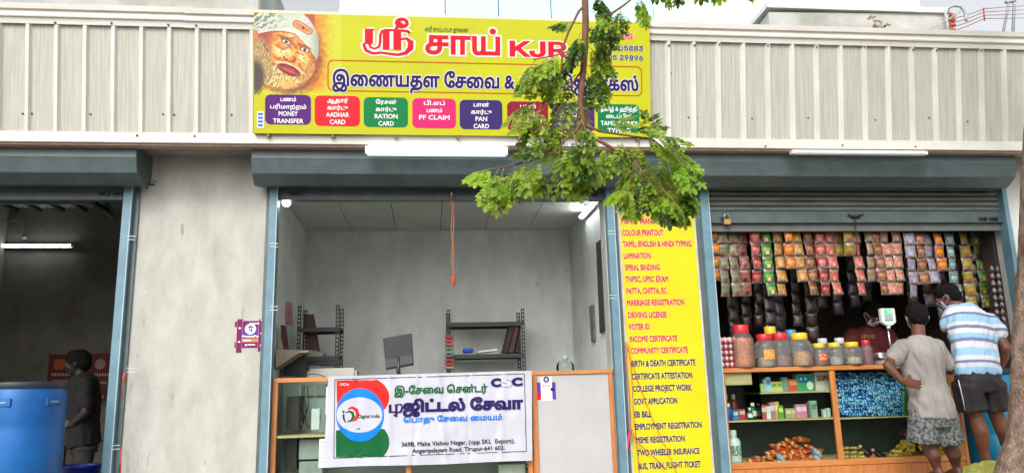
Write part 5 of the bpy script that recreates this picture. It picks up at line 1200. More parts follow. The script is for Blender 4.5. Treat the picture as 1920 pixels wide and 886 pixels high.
t = pack(1496, 1525, 699, 731, .12, zs1, .08, (70, 160, 110), 'green and teal carton with two round white rings on the upper shelf', 'packs on the upper case shelf', None)
cx_ = t.location.x; 
w = P(1525, 720, .12).x-P(1496, 720, .12).x; PLt = Plane((cx_, .12, zs1))
shape(PLt, [[(-w*.49, .075), (w*.49, .075), (w*.49, .145), (-w*.49, .145)]], ink('carton_teal', 40, 120, 140), t, .002, 'teal_print')
for k in (-.3, .0): shape(PLt, [disc(w*k, .115, .010)], i_white, t, .003, 'ring_print'); shape(PLt, [disc(w*k, .115, .005)], ink('carton_teal', 40, 120, 140), t, .0036, 'ring_print')
shape(PLt, [disc(w*.25, .05, .033, 20, .04)], ink('carton_cream', 210, 214, 196), t, .003, 'round_print')
pack(1530, 1556, 696, 731, .14, zs1, .08, (206, 200, 184), 'cream packet with red corner and dark lettering on the upper shelf', 'packs on the upper case shelf', (120, 70, 60))
gbo = 'white bottles at the bottom of the case'
bottle(1380, 24, 818, 878, .10, zb, (220, 222, 224), (214, 214, 214), 'large white bottle with green label at the bottom of the case', gbo, (90, 130, 110)); bottle(1364, 14, 826, 878, .06, zb, (90, 170, 186), (214, 220, 220), 'teal and white bottle half hidden by the rail at the bottom', gbo, (210, 220, 220))

# pillow packets in heaps: each one a thing
def pillow(name, c1, c2, L=.075, W_=.035, T=.022, band=None, foil=.0, rough=.28):
    n, m = 8, 4; vs = []; F = []; MI = []
    for s in (-1, 1):
        for j in range(m+1):
            for i in range(n+1):
                u, v = i/n*2-1, j/m*2-1; d = T*max(0, 1-abs(u)**4)*max(0, 1-v*v)**.6 if abs(u) < .95 else .0006
                vs.append((u*L/2, v*W_/2, s*d/1.4+.0008*math.sin(u*20+v*5)))
    N = (n+1)*(m+1)
    for s in range(2):
        for j in range(m):
            for i in range(n):
                k = s*N+j*(n+1)+i; q = (k, k+1, k+n+2, k+n+1); F.append(q[::-1] if s == 0 else q); MI.append(1 if (i in (0, n-1) or (band and i in band)) else 0)
    mb = MB(); mb.v = [Vector(v) for v in vs]; mb.f = F; mb.m = MI; mb.sm = [True]*len(F)
    return mb.mesh(name, [M('packet_%s' % name, rgb(*c1), rough, col2=rgb(*[int(c*.55) for c in c1]), scale=50, spec=.7, bump=.3, bscale=60), M('packet_%s_end' % name, rgb(*c2), rough, var=.1)])
pk_or = pillow('orange_packet', (230, 92, 30), (240, 170, 120), .155, .072, .036, (3,)); pk_wh = pillow('white_packet', (206, 210, 220), (150, 170, 210), .12, .075, .04); pk_bl = pillow('blue_packet', (20, 110, 190), (130, 190, 226), .066, .030, .016, (4,)); pk_nv = pillow('navy_packet', (30, 70, 170), (160, 180, 220), .07, .035, .016)
pk_b2 = pillow('light_blue_packet', (20, 146, 200), (180, 210, 226), .066, .030, .016, (2, 5)); pk_b3 = pillow('deep_blue_packet', (14, 70, 150), (90, 150, 210), .066, .030, .016); pk_gr = pillow('green_packet', (30, 130, 50), (110, 180, 90), .06, .030, .016)
pk_go = pillow('gold_packet', (206, 160, 70), (226, 200, 130), .10, .05, .026, (3,)); pk_ye = pillow('yellow_sweet', (226, 176, 30), (236, 200, 80), .05, .032, .02); pk_pi = pillow('red_sweet', (170, 36, 60), (206, 80, 100), .045, .026, .018)
def put(me, name, cat, label, group, p, rot, s=1):
    o = bpy.data.objects.new(name, me); C.objects.link(o); o.location = p; o.rotation_euler = rot; o.scale = (s, s, s); tag(o, label, cat, group); return o
# orange heap
rnd = random.Random(3); n = 0
prof = [(1395, 866), (1412, 858), (1430, 853), (1446, 846), (1460, 838), (1474, 828), (1490, 820), (1505, 822), (1518, 832), (1530, 842)]
for layer in range(7):
    py = 872-layer*8.2
    for k in range(7):
        px = 1400+k*20.5+rnd.uniform(-4, 4)+(layer % 2)*7
        lim = min(prof, key=lambda q: abs(q[0]-px))[1]
        if py < lim or px > 1536: continue
        Y = .06+layer*.028+rnd.uniform(0, .03); p = P(px, py, Y)
        put(pk_or, 'packet', 'packet', 'orange snack packet with pale band in the heap at the bottom of the left case', 'orange packets in the heap', p, (rnd.uniform(-.3, .5), rnd.uniform(-.7, .7), rnd.uniform(-.5, .5)), rnd.uniform(.9, 1.1)); n += 1
for px, py in ((1464, 858), (1466, 868), (1532, 848), (1534, 861), (1530, 872), (1468, 875)): put(pk_wh, 'packet', 'packet', 'white and blue packet lying among the orange packets', 'white packets in the orange heap', P(px, py, .05), (.3, rnd.uniform(-.9, .9), 0))
put(pk_nv, 'packet', 'packet', 'single blue packet at the foot of the orange heap', None, P(1452, 871, .04), (.3, .2, .1), 1.2)
for px, py in ((1545, 867), (1560, 867), (1545, 873), (1560, 873)): put(pk_nv, 'packet', 'packet', 'dark blue packet lying in the right corner of the left case', 'dark blue packets by the post', P(px, py, .05), (.1, rnd.uniform(-.1, .1), 0), 1)
# blue wall of packets
for r_ in range(15):
    for k in range(11):
        px = 1574+k*11.2+rnd.uniform(-2, 2)+(r_ % 2)*4; py = 776-r_*5.4+rnd.uniform(-1.2, 1.2)
        if px > 1692: continue
        Y = .05+r_*.008+rnd.uniform(-.008, .02)
        put((pk_bl, pk_b2, pk_b3)[rnd.choice((0, 0, 1, 1, 2))], 'packet', 'packet', 'blue packet in the tall packed wall of the right case', 'blue packets stacked in the case', P(px, py, Y), (rnd.uniform(.8, 1.3), rnd.uniform(-.35, .35), rnd.uniform(-.25, .25)), rnd.uniform(.95, 1.15))
for r_ in range(9):
    for k in range(2): put(pk_gr, 'packet', 'packet', 'green packet stacked right of the blue packets behind the shorter customer', 'green packets in the case', P(1698+k*10, 776-r_*6, .06), (1.0, rnd.uniform(-.2, .2), 0), 1)
box('packet_backing', (P(1568, 740, .2).x, .22, zs3), (P(1712, 740, .2).x, .3, ZT-.06), M('carton_dark_blue', rgb(16, 60, 120), .5, col2=rgb(10, 40, 90), scale=20), GC)
# gold packs, cola bottles, sweets
for r_ in range(5):
    for k in range(3):
        if r_ > 3 and k > 1: continue
        put(pk_go, 'packet', 'packet', 'gold biscuit packet piled beside the post in the right case', 'gold biscuit packets', P(1588+k*15, 872-r_*8.2, .06+r_*.01), (.1, rnd.uniform(-.08, .08), rnd.uniform(-.1, .1)), .85)
cola = M('cola_dark', rgb(34, 16, 14), .15); colal = M('cola_label', rgb(214, 120, 96), .4, col2=rgb(160, 50, 50), scale=30)
for (a, b, lab) in (((1611, 834), (1652, 874), 'left dark cola bottle lying tilted in the right case'), ((1634, 841), (1682, 876), 'right dark cola bottle lying tilted in the right case')):
    pa, pb = P(*a, .09), P(*b, .05); d = (pa-pb); L = d.length; t = thing('cola_bottle', lab, 'bottle', pb, 'cola bottles in the case'); t.rotation_mode = 'QUATERNION'; t.rotation_quaternion = d.to_track_quat('Z', 'Y')
    R_ = .036; MB().lathe([(R_*.8, 0), (R_, .01), (R_*.96, L*.2), (R_, L*.3), (R_, L*.56), (R_*.8, L*.7), (R_*.4, L*.84), (R_*.36, L*.92)], n=20).loc('body', cola, t)
    MB().lathe([(R_*1.02, L*.3), (R_*1.02, L*.52)], n=20, cap=False).loc('label', colal, t); MB().lathe([(R_*.42, L*.91), (R_*.42, L), (.001, L)], n=14).loc('cap', M('cola_cap', rgb(190, 160, 120), .4), t)
for k in range(110):
    px = rnd.uniform(1655, 1793); py0 = 874-(px-1655)*.05; hgt = 62*math.exp(-((px-1722)/42)**2)+8; f = rnd.random()**.8; py = py0-f*hgt
    put(pk_ye if (f > .35 and px < 1770) else pk_pi, 'sweet_packet', 'sweet', ('yellow wrapped sweet in the heap behind the shorter customer' if (f > .35 and px < 1770) else 'red wrapped sweet in the heap behind the shorter customer'), 'wrapped sweets in the heap', P(px, py, .05+f*.2), (rnd.uniform(-1, 1), rnd.uniform(-1, 1), rnd.uniform(-2, 2)), rnd.uniform(1.3, 1.8))
for k in range(16): put(pk_pi, 'sweet_packet', 'sweet', 'red wrapped sweet on top of the yellow sweets in the right case', 'red sweets on the heap top', P(rnd.uniform(1690, 1722), rnd.uniform(802, 818), .25+rnd.uniform(0, .05)), (rnd.uniform(-1, 1), rnd.uniform(-1, 1), 0), 1.1)
# ================================================================ people
skin = M('skin_brown', rgb(104, 64, 46), .5, col2=rgb(84, 50, 36), scale=7); skin2 = M('skin_warm_brown', rgb(120, 72, 50), .5, col2=rgb(98, 58, 40), scale=7)
hairm = M('black_hair', rgb(12, 10, 9), .75, spec=.15, col2=rgb(24, 20, 18), scale=60, bump=.6, bscale=140, stretch=(1, 1, .35))
def folds(amp, sc=(9, 9, 5), seed=0, drag=.35):
    def f(co, n):
        p = Vector((co.x*sc[0], co.y*sc[1], co.z*sc[2]+drag*co.x*sc[0]))+Vector((seed, 0, 0))
        return amp*(abs(noise.noise(p))*-1.4+.75+.6*noise.noise(p*2.3))
    return f
def hairf(co, n): return .006*noise.noise(co*60)+.004*noise.noise(co*130)
def head(cen, fwd, up, r, parent_body, mb, hair_cover=.0):
    """adds head+neck volume to mb; returns frame"""
    pass
def person(name_label, J, sk, shirt_mat, short_mat, cloth, Yb, feet):
    return None
def V3(px, py, Y): return P(px, py, Y)
def hand(mb, wrist, palm_dir, side_dir, curl=.5, s=1.0, thumb=1):
    """palm + five tapering fingers; palm_dir to the finger tips, side_dir across the knuckles"""
    d = palm_dir.normalized(); w = side_dir.normalized(); n_ = d.cross(w).normalized(); pc = wrist+d*.05*s
    for k in range(4):
        a = wrist+w*(.012-.008*k)*s*1.0; b = wrist+d*.078*s+w*(.030-.020*k)*s; capsule(mb, a, .014*s, b, .0115*s, n=8, m=3)
    L = (.062, .072, .068, .052)
    for k in range(4):
        b = wrist+d*.080*s+w*(.030-.020*k)*s; sp = w*(.10-.07*k); d1 = (d+sp+n_*curl*.3).normalized(); c = b+d1*L[k]*.5*s
        d2 = (d1+n_*curl).normalized(); e = c+d2*L[k]*.32*s; d3 = (d2+n_*curl).normalized(); g = e+d3*L[k]*.25*s
        capsule(mb, b, .0092*s, c, .0084*s, n=8, m=3); capsule(mb, c, .0084*s, e, .0076*s, n=8, m=3); capsule(mb, e, .0076*s, g, .0066*s, n=8, m=3)
    t0 = wrist+d*.02*s+w*.022*s*thumb; t1 = t0+(d*.6+w*.75*thumb)*.038*s; t2 = t1+(d*.9+w*.3*thumb)*.030*s
    capsule(mb, t0, .0125*s, t1, .0105*s, n=8, m=3); capsule(mb, t1, .0102*s, t2, .008*s, n=8, m=3)
def foot(mb, ankle, fwd, s=1.0):
    f = Vector((fwd[0], fwd[1], 0)).normalized(); z = ankle.z-.075*s; side = Vector((f.y, -f.x, 0))
    capsule(mb, ankle, .036*s, Vector((ankle.x, ankle.y, z+.03*s))-f*.035*s, .034*s); 
    loft(mb, [(Vector((ankle.x, ankle.y, z+.032*s))-f*.05*s, .028*s, .028*s), (Vector((ankle.x, ankle.y, z+.04*s))+f*.03*s, .036*s, .036*s), (Vector((ankle.x, ankle.y, z+.026*s))+f*.11*s, .044*s, .022*s), (Vector((ankle.x, ankle.y, z+.018*s))+f*.16*s, .040*s, .014*s)], side=side)
    for k in range(5):
        a = Vector((ankle.x, ankle.y, z+.014*s))+f*.155*s+side*(.034-.017*k)*s; capsule(mb, a, .010*s, a+f*(.036-.005*abs(k-.5))*s, (.011 if k == 0 else .0075)*s, n=8, m=3)
def face_head(mb, c, f, r=.098):
    """skull, jaw, nose, ears, lips round centre c looking along f"""
    f = f.normalized(); s = f.cross(Vector((0, 0, 1))).normalized(); u = s.cross(f).normalized()
    mt = Matrix((( s.x, f.x, u.x, c.x), (s.y, f.y, u.y, c.y), (s.z, f.z, u.z, c.z), (0, 0, 0, 1)))
    def E(p, rr): mb.lathe([(math.sin(PI*i/10)+1e-5, -math.cos(PI*i/10)) for i in range(11)], n=18, mtx=mt @ Matrix.Translation(Vector(p)*r) @ Matrix.Diagonal((rr[0]*r, rr[1]*r, rr[2]*r, 1)))
    E((0, -.08, .18), (.80, 1.0, .92)); E((0, .22, -.25), (.66, .68, .86)); E((0, .42, -.78), (.40, .36, .28)); E((0, .84, -.05), (.62, .14, .14))
    E((0, .98, -.26), (.13, .26, .20)); E((0, .93, -.08), (.09, .16, .26)); E((0, .84, -.56), (.26, .13, .07)); E((0, .82, -.66), (.24, .12, .07))
    for q in (-1, 1): E((q*.80, -.05, -.16), (.09, .17, .27)); E((q*.86, -.12, -.10), (.06, .13, .17)); E((q*.45, .68, -.32), (.22, .2, .2))
    return mt
def eyes(mt, r, parent):
    for q in (-1, 1):
        MB().lathe([(math.sin(PI*i/8)*.12*r+1e-5, -math.cos(PI*i/8)*.12*r) for i in range(9)], n=12, mtx=mt @ Matrix.Translation(Vector((q*.33, .80, .0))*r)).build('eye', M('eye_white', rgb(190, 184, 176), .3, var=0), parent)
        MB().lathe([(math.sin(PI*i/8)*.055*r+1e-5, -math.cos(PI*i/8)*.055*r) for i in range(9)], n=10, mtx=mt @ Matrix.Translation(Vector((q*.33, .885, .0))*r)).build('iris', darkpl, parent)
def hair(mt, r, parent, mat=hairm, back=0):
    mb = MB()
    def E(p, rr): mb.lathe([(math.sin(PI*i/12)+1e-5, -math.cos(PI*i/12)) for i in range(13)], n=24, mtx=mt @ Matrix.Translation(Vector(p)*r) @ Matrix.Diagonal((rr[0]*r, rr[1]*r, rr[2]*r, 1)))
    E((0, -.12, .36), (.90, 1.02, .86)); E((0, -.48, .0), (.80, .66, .80)); E((0, .42, .70), (.62, .50, .42)); E((0, -.50, -.32), (.66, .50, .50)); E((.3, .5, .78), (.3, .4, .3)); E((-.34, .2, .86), (.35, .4, .32))
    return organic(mb, 'hair', mat, parent, .008, 2, lambda co, n: .007*noise.noise(co*55)+.005*noise.noise(co*120))
def mask(mt, r, parent, mat):
    # a cloth mask wrapped over nose and chin with an ear loop
    mb = MB(); n, m = 12, 8; vs = []; fs = []
    for j in range(m+1):
        for i in range(n+1):
            a = math.radians(-66+132*i/n); v = j/m; z = -.95+.88*v*(1-.25*abs(math.sin(a))); z -= .0
            k = 1.0+.16*math.exp(-(a/.35)**2)*math.exp(-((v-.72)/.3)**2); rr = (.80+.12*v)*k; y = .12+rr*math.cos(a)*.95-.18*(1-v); x = math.sin(a)*.74*(.82+.18*v)
            vs.append(mt @ (Vector((x, y+.05, z))*r))
    for j in range(m):
        for i in range(n): k = j*(n+1)+i; fs.append((k, k+1, k+n+2, k+n+1))
    mb.add(vs, fs, 0, True); o = mb.build('face_mask', mat, parent); so = o.modifiers.new('s', 'SOLIDIFY'); so.thickness = .003; so.offset = 1
    for q in (-1, 1):
        MB().tube([mt @ (Vector(p)*r) for p in ((q*.70, .48, -.18), (q*.80, .2, -.02), (q*.90, -.1, .12), (q*.93, -.2, -.1), (q*.84, -.1, -.34), (q*.68, .4, -.70))], .0022, n=5).build('ear_loop', mat, parent)

# ---- shorter customer: grey T-shirt, patterned shorts, left hand on his back hip
YA = -.62
def A(px, py, dy=0): return P(px, py, YA+dy)
HA = thing('person', 'shorter customer in a plain grey t-shirt and patterned grey shorts, hand on his lower back', 'person', (P(1765, 800, YA).x, YA, .65))
hc = A(1719, 594, .14); fA = Vector((.30, .95, -.05))
bm_ = MB(); mtA = face_head(bm_, hc, fA, .104)
neck = A(1722, 632, .07); chest = A(1727, 668, .02); belly = A(1738, 722, -.02); hip = A(1748, 772, -.02)
capsule(bm_, hc+Vector((0, -.01, -.04)), .055, neck, .058); capsule(bm_, neck, .058, A(1724, 650, .03), .062)
loft(bm_, [(A(1724, 645, .03), .10, .06), (A(1726, 662, .02), .17, .085), (chest, .175, .095), (belly, .145, .085), (hip, .155, .10), (A(1750, 790, -.01), .14, .09)])
shL, shR = A(1690, 653, .01), A(1762, 652, .04)
elL, wrL = A(1664, 684, -.10), A(1691, 714, -.15)
capsule(bm_, shL, .044, elL, .040); capsule(bm_, elL, .040, elL.lerp(wrL, .35), .039); capsule(bm_, elL.lerp(wrL, .35), .039, wrL, .026)
hand(bm_, wrL, A(1716, 719, -.17)-wrL, Vector((.05, -.15, 1)), .25, 1.08, 1)
elR, wrR = A(1781, 694, .10), A(1770, 690, .36)
capsule(bm_, shR, .044, elR, .040); capsule(bm_, elR, .040, wrR, .026); hand(bm_, wrR, Vector((-.3, 1, 0)), Vector((1, .2, .2)), .5, 1.0, -1)
kL, kR = A(1742, 838, .03), A(1781, 836, .04); hL, hR = A(1731, 782, -.01), A(1768, 782, 0)
aL, aR = kL.copy(), kR.copy(); aL.z = .745; aR.z = .745; aL.x += .055; aR.x += .075; aL.y += .0; aR.y += .05
for h, k, a in ((hL, kL, aL), (hR, kR, aR)):
    capsule(bm_, h, .088, k, .060); c1 = k.lerp(a, .32)+Vector((0, -.018, 0)); capsule(bm_, k, .058, c1, .062); capsule(bm_, c1, .060, k.lerp(a, .7), .042); capsule(bm_, k.lerp(a, .7), .042, a, .034); foot(bm_, a, (.15, 1))
organic(bm_, 'body', skin, HA, .009, 5); eyes(mtA, .104, HA); hair(mtA, .104, HA)
mask(mtA, .104, HA, M('mask_white', rgb(200, 204, 206), .7, var=.05))
shirtA = M('grey_tshirt', rgb(150, 145, 140), .9, col2=rgb(128, 122, 117), scale=3, bump=.15, bscale=200)
mb = MB()
loft(mb, [(A(1723, 634, .05), .075, .070), (A(1724, 641, .04), .12, .085), (A(1726, 652, .03), .190, .100), (A(1727, 672, .02), .198, .118), (A(1731, 700, -.005), .170, .11), (A(1738, 726, -.02), .160, .108), (A(1745, 752, -.03), .180, .125), (A(1748, 770, -.03), .188, .132), (A(1749, 783, -.03), .186, .130)], n=32)
capsule(mb, A(1693, 652, .02), .068, A(1676, 672, -.05), .066); capsule(mb, A(1758, 652, .03), .068, A(1775, 680, .06), .064)
organic(mb, 'tshirt', shirtA, HA, .009, 6, folds(.020, (11, 8, 5), 3, .9))
camo = M('patterned_shorts', rgb(120, 122, 120), .9, col2=rgb(58, 62, 66), scale=42, bump=.2, blotch=(.44, .56))
mb = MB()
loft(mb, [(A(1747, 768, -.02), .185, .125), (A(1748, 784, -.02), .19, .13), (A(1749, 797, -.015), .185, .125)], n=30)
loft(mb, [(A(1731, 783, -.015), .115, .12), (A(1731, 806, 0), .118, .122), (A(1732, 828, .01), .125, .125)], n=24); loft(mb, [(A(1767, 783, -.01), .115, .12), (A(1772, 806, .01), .118, .122), (A(1778, 828, .02), .120, .125)], n=24)
organic(mb, 'shorts', camo, HA, .010, 4, folds(.010, (9, 9, 4), 8, .3))

# ---- taller customer: blue and white striped T-shirt, black shorts, face mask, leaning in
YC = -.45
def Bp(px, py, dy=0): return P(px, py, YC+dy)
HB = thing('person', 'taller customer in striped blue and white t-shirt, black shorts and mask', 'person', (P(1850, 800, YC).x, YC, .65))
hc = Bp(1777, 556, .18); fB = Vector((-.62, .72, -.30)); bm_ = MB(); mtB = face_head(bm_, hc, fB, .104)
capsule(bm_, hc+Vector((.02, -.02, -.03)), .055, Bp(1798, 578, .12), .060); capsule(bm_, Bp(1798, 578, .12), .060, Bp(1812, 594, .06), .07)
loft(bm_, [(Bp(1806, 582, .10), .10, .07), (Bp(1816, 606, .05), .185, .10), (Bp(1824, 640, .0), .18, .10), (Bp(1830, 676, -.04), .155, .095), (Bp(1834, 700, -.04), .145, .09), (Bp(1836, 722, -.03), .13, .085)])
sL, sR = Bp(1788, 597, .10), Bp(1854, 612, .03); eL, wL = Bp(1788, 640, .16), Bp(1794, 662, .36); eR, wR = Bp(1886, 652, -.06), Bp(1872, 694, .10)
capsule(bm_, sL, .044, eL, .044); capsule(bm_, eL, .044, wL, .028); hand(bm_, wL, Vector((-.4, 1, -.1)), Vector((1, .3, .2)), .4, 1.05, 1)
capsule(bm_, sR, .046, Bp(1874, 632, -.01), .048); capsule(bm_, Bp(1874, 632, -.01), .048, eR, .042); capsule(bm_, eR, .043, Bp(1882, 668, .0), .042); capsule(bm_, Bp(1882, 668, .0), .042, wR, .028); hand(bm_, wR, Vector((-.5, .6, -.8)), Vector((.8, .5, 0)), .4, 1.05, -1)
hL, hR = Bp(1812, 716, -.05), Bp(1856, 714, -.04); kL, kR = Bp(1829, 780, .0), Bp(1868, 776, .03)
aL, aR = kL.copy(), kR.copy(); aL.z = .735; aR.z = .735; aL.x += .06; aR.x += .15; aL.y += .02; aR.y += .08
for h, k, a in ((hL, kL, aL), (hR, kR, aR)):
    capsule(bm_, h, .070, k, .064); c1 = k.lerp(a, .30)+Vector((0, -.022, 0)); capsule(bm_, k, .062, c1, .068); capsule(bm_, c1, .066, k.lerp(a, .68), .046); capsule(bm_, k.lerp(a, .68), .046, a, .036); foot(bm_, a, (.1, 1))
organic(bm_, 'body', skin2, HB, .009, 5); eyes(mtB, .104, HB); hair(mtB, .104, HB); mask(mtB, .104, HB, M('mask_pale_blue', rgb(160, 178, 196), .7, var=.05))
# striped cloth: bands across the body, woven into the cloth along its own length
stripem = bpy.data.materials.new('striped_tshirt'); stripem.use_nodes = True; n = stripem.node_tree; b = n.nodes['Principled BSDF']; b.inputs['Roughness'].default_value = .9
ge = n.nodes.new('ShaderNodeAttribute'); ge.attribute_name = 'band'; cr = n.nodes.new('ShaderNodeValToRGB'); cr.color_ramp.interpolation = 'CONSTANT'
el = cr.color_ramp.elements; cols = [(0, (150, 186, 214)), (.07, (206, 206, 210)), (.17, (104, 116, 150)), (.21, (150, 190, 216)), (.31, (206, 206, 208)), (.36, (112, 122, 156)), (.41, (206, 206, 210)), (.48, (146, 188, 216)), (.55, (112, 122, 156)), (.60, (204, 204, 208)), (.69, (150, 190, 216)), (.80, (210, 210, 214)), (.86, (112, 124, 158)), (.90, (196, 202, 212)), (.96, (146, 186, 214))]
el[0].position = 0; el[0].color = rgb(*cols[0][1]); el[1].position = cols[1][0]; el[1].color = rgb(*cols[1][1])
for p_, c_ in cols[2:]: e = el.new(p_); e.color = rgb(*c_)
n.links.new(ge.outputs['Fac'], cr.inputs[0]); n.links.new(cr.outputs[0], b.inputs['Base Color'])
mb = MB()
loft(mb, [(Bp(1802, 574, .12), .07, .068), (Bp(1808, 582, .10), .13, .095), (Bp(1815, 598, .06), .200, .12), (Bp(1822, 622, .03), .215, .125), (Bp(1827, 650, -.01), .20, .12), (Bp(1830, 674, -.04), .195, .125), (Bp(1832, 694, -.05), .205, .132), (Bp(1833, 701, -.05), .20, .130)], side=(1, 0, -.12), n=32)
capsule(mb, Bp(1790, 588, .09), .080, Bp(1781, 608, .12), .078); capsule(mb, Bp(1852, 604, .04), .082, Bp(1868, 622, .0), .078)
o = organic(mb, 'tshirt', stripem, HB, .009, 6, folds(.017, (10, 8, 6), 31, -.7))
top, bot = Bp(1806, 572, .1), Bp(1833, 700, -.05); ax = bot-top; L2 = ax.dot(ax); at = o.data.attributes.new('band', 'FLOAT', 'POINT')
tilt = Vector((.10, 0, 0))
for i, v in enumerate(o.data.vertices): at.data[i].value = (v.co-top).dot(ax)/L2+.10*(v.co.x-top.x)*0+.012*noise.noise(v.co*5)
mb = MB(); blk = M('black_shorts', rgb(46, 42, 42), .8, col2=rgb(34, 31, 31), scale=5, bump=.1, bscale=150)
loft(mb, [(Bp(1833, 690, -.05), .172, .112), (Bp(1834, 712, -.05), .19, .13), (Bp(1834, 730, -.04), .185, .125)], n=30)
loft(mb, [(Bp(1813, 716, -.045), .112, .12), (Bp(1818, 744, -.02), .115, .12), (Bp(1823, 768, -.01), .110, .115)], n=24); loft(mb, [(Bp(1855, 716, -.04), .112, .12), (Bp(1860, 742, 0), .112, .12), (Bp(1865, 764, .02), .108, .112)], n=24)
organic(mb, 'shorts', blk, HB, .010, 4, folds(.018, (10, 9, 4), 12, .5))
MB().tube([Bp(1797, 712, -.17), Bp(1801, 728, -.16), Bp(1806, 750, -.13), Bp(1809, 768, -.10)], .004, n=5).build('side_piping', M('print_white', rgb(240, 240, 240)), HB)

# ---- shopkeeper bending behind the counter
YK = .85
def K(px, py, dy=0): return P(px, py, YK+dy)
HK = thing('person', 'shopkeeper in a dark red shirt bending behind the weighing scale, face masked', 'person', (P(1640, 650, YK).x, YK, .65))
bm_ = MB(); hc = K(1637, 588, -.12); mtK = face_head(bm_, hc, Vector((.25, -.8, -.75)), .112); capsule(bm_, hc, .06, K(1632, 618, 0), .065)
loft(bm_, [(K(1632, 618, 0), .12, .08), (K(1632, 640, .03), .19, .11), (K(1634, 690, .08), .16, .11), (K(1636, 760, .1), .16, .11)])
capsule(bm_, K(1596, 632, .02), .06, K(1588, 672, -.12), .045); capsule(bm_, K(1588, 672, -.12), .045, K(1612, 684, -.34), .03); hand(bm_, K(1612, 684, -.34), Vector((.8, -.6, 0)), Vector((.4, .5, .5)), .4)
capsule(bm_, K(1668, 632, .02), .06, K(1684, 668, -.1), .045); capsule(bm_, K(1684, 668, -.1), .045, K(1672, 684, -.34), .03); hand(bm_, K(1672, 684, -.34), Vector((-.6, -.8, 0)), Vector((.6, -.3, .5)), .4)
for q in (-1, 1): 
    h = K(1636+q*16, 760, .1); capsule(bm_, h, .09, Vector((h.x, h.y, 1.1)), .06); capsule(bm_, Vector((h.x, h.y, 1.1)), .06, Vector((h.x, h.y, .73)), .04); foot(bm_, Vector((h.x, h.y, .73)), (0, -1))
organic(bm_, 'body', M('skin_dark', rgb(84, 54, 42), .5, var=.1), HK, .012, 5); eyes(mtK, .112, HK); hair(mtK, .112, HK); mask(mtK, .112, HK, M('mask_white', rgb(200, 204, 206)))
mb = MB(); loft(mb, [(K(1632, 612, -.01), .09, .08), (K(1632, 622, 0), .19, .11), (K(1632, 645, .03), .235, .14), (K(1634, 690, .07), .21, .14), (K(1636, 770, .1), .2, .14)], n=28)
capsule(mb, K(1600, 630, .02), .085, K(1590, 658, -.06), .075); capsule(mb, K(1664, 630, .02), .085, K(1680, 656, -.05), .075)
organic(mb, 'shirt', M('dark_red_shirt', rgb(96, 22, 22), .8, col2=rgb(70, 16, 16), scale=4), HK, .012, 5, folds(.012, (9, 9, 6), 5))
KPl = Plane((0, YK-.145, 2))
for pts in ([(1616, 634), (1619, 627)], [(1621, 634), (1621, 627), (1624, 627), (1624, 631), (1621, 631)], [(1627, 627), (1627, 633), (1631, 633), (1632, 627)], [(1635, 627), (1635, 634), (1639, 633), (1640, 628), (1635, 627)]):
    shape(KPl, [stroke([KPl.uv(*p) for p in pts], .008)], M('chest_print', rgb(170, 110, 80), .7), HK, .0, 'chest_print')

# ---- person in the left shop
YL = 1.7
def Lp(px, py, dy=0): return P(px, py, YL+dy)
HL = thing('person', 'dark figure in profile with mask in the unlit left shop beside the red poster', 'person', (P(155, 800, YL).x, YL, .65))
hc = Lp(146, 680); bm_ = MB(); mtL = face_head(bm_, hc, Vector((-1, -.05, -.12)), .118); capsule(bm_, hc+Vector((.02, 0, -.03)), .06, Lp(152, 708), .06)
loft(bm_, [(Lp(153, 702), .07, .10), (Lp(156, 718), .12, .19), (Lp(156, 750), .13, .20), (Lp(156, 790), .11, .17), (Lp(158, 826), .12, .17), (Lp(158, 850), .12, .17)])
capsule(bm_, Lp(158, 722, -.2), .06, Lp(160, 772, -.22), .045); capsule(bm_, Lp(160, 772, -.22), .045, Lp(134, 796, -.2), .03); hand(bm_, Lp(134, 796, -.2), Vector((-1, 0, .1)), Vector((0, .3, 1)), .5)
capsule(bm_, Lp(158, 722, .2), .06, Lp(160, 772, .22), .045); capsule(bm_, Lp(160, 772, .22), .045, Lp(134, 792, .2), .03); hand(bm_, Lp(134, 792, .2), Vector((-1, 0, .1)), Vector((0, .3, 1)), .5)
for q in (-1, 1):
    h = Lp(158, 846, q*.1); capsule(bm_, h, .09, Vector((h.x, h.y, 1.05)), .06) if h.z > 1.1 else None; capsule(bm_, Vector((h.x, h.y, min(h.z, 1.1))), .07, Vector((h.x, h.y, .73)), .04); foot(bm_, Vector((h.x, h.y, .73)), (-1, 0))
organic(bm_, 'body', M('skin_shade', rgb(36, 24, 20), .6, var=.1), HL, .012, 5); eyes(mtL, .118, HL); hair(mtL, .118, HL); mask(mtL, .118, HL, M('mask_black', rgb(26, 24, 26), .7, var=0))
mb = MB(); loft(mb, [(Lp(153, 702), .08, .10), (Lp(156, 714), .13, .20), (Lp(156, 745), .155, .22), (Lp(156, 790), .14, .20), (Lp(158, 835), .14, .20)], n=28)
for q in (-1, 1): capsule(mb, Lp(157, 722, q*.18), .08, Lp(160, 756, q*.21), .07)
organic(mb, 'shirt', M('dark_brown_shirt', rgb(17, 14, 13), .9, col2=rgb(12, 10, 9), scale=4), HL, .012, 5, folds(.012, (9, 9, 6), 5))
mb = MB()
for q in (-1, 1): h = Lp(158, 840, q*.095); loft(mb, [(h, .13, .11), (Vector((h.x, h.y, 1.05)), .10, .09), (Vector((h.x, h.y, .76)), .08, .075)])
organic(mb, 'trousers', M('dark_trousers', rgb(32, 30, 32), .85, var=.1), HL, .014, 4, folds(.008))
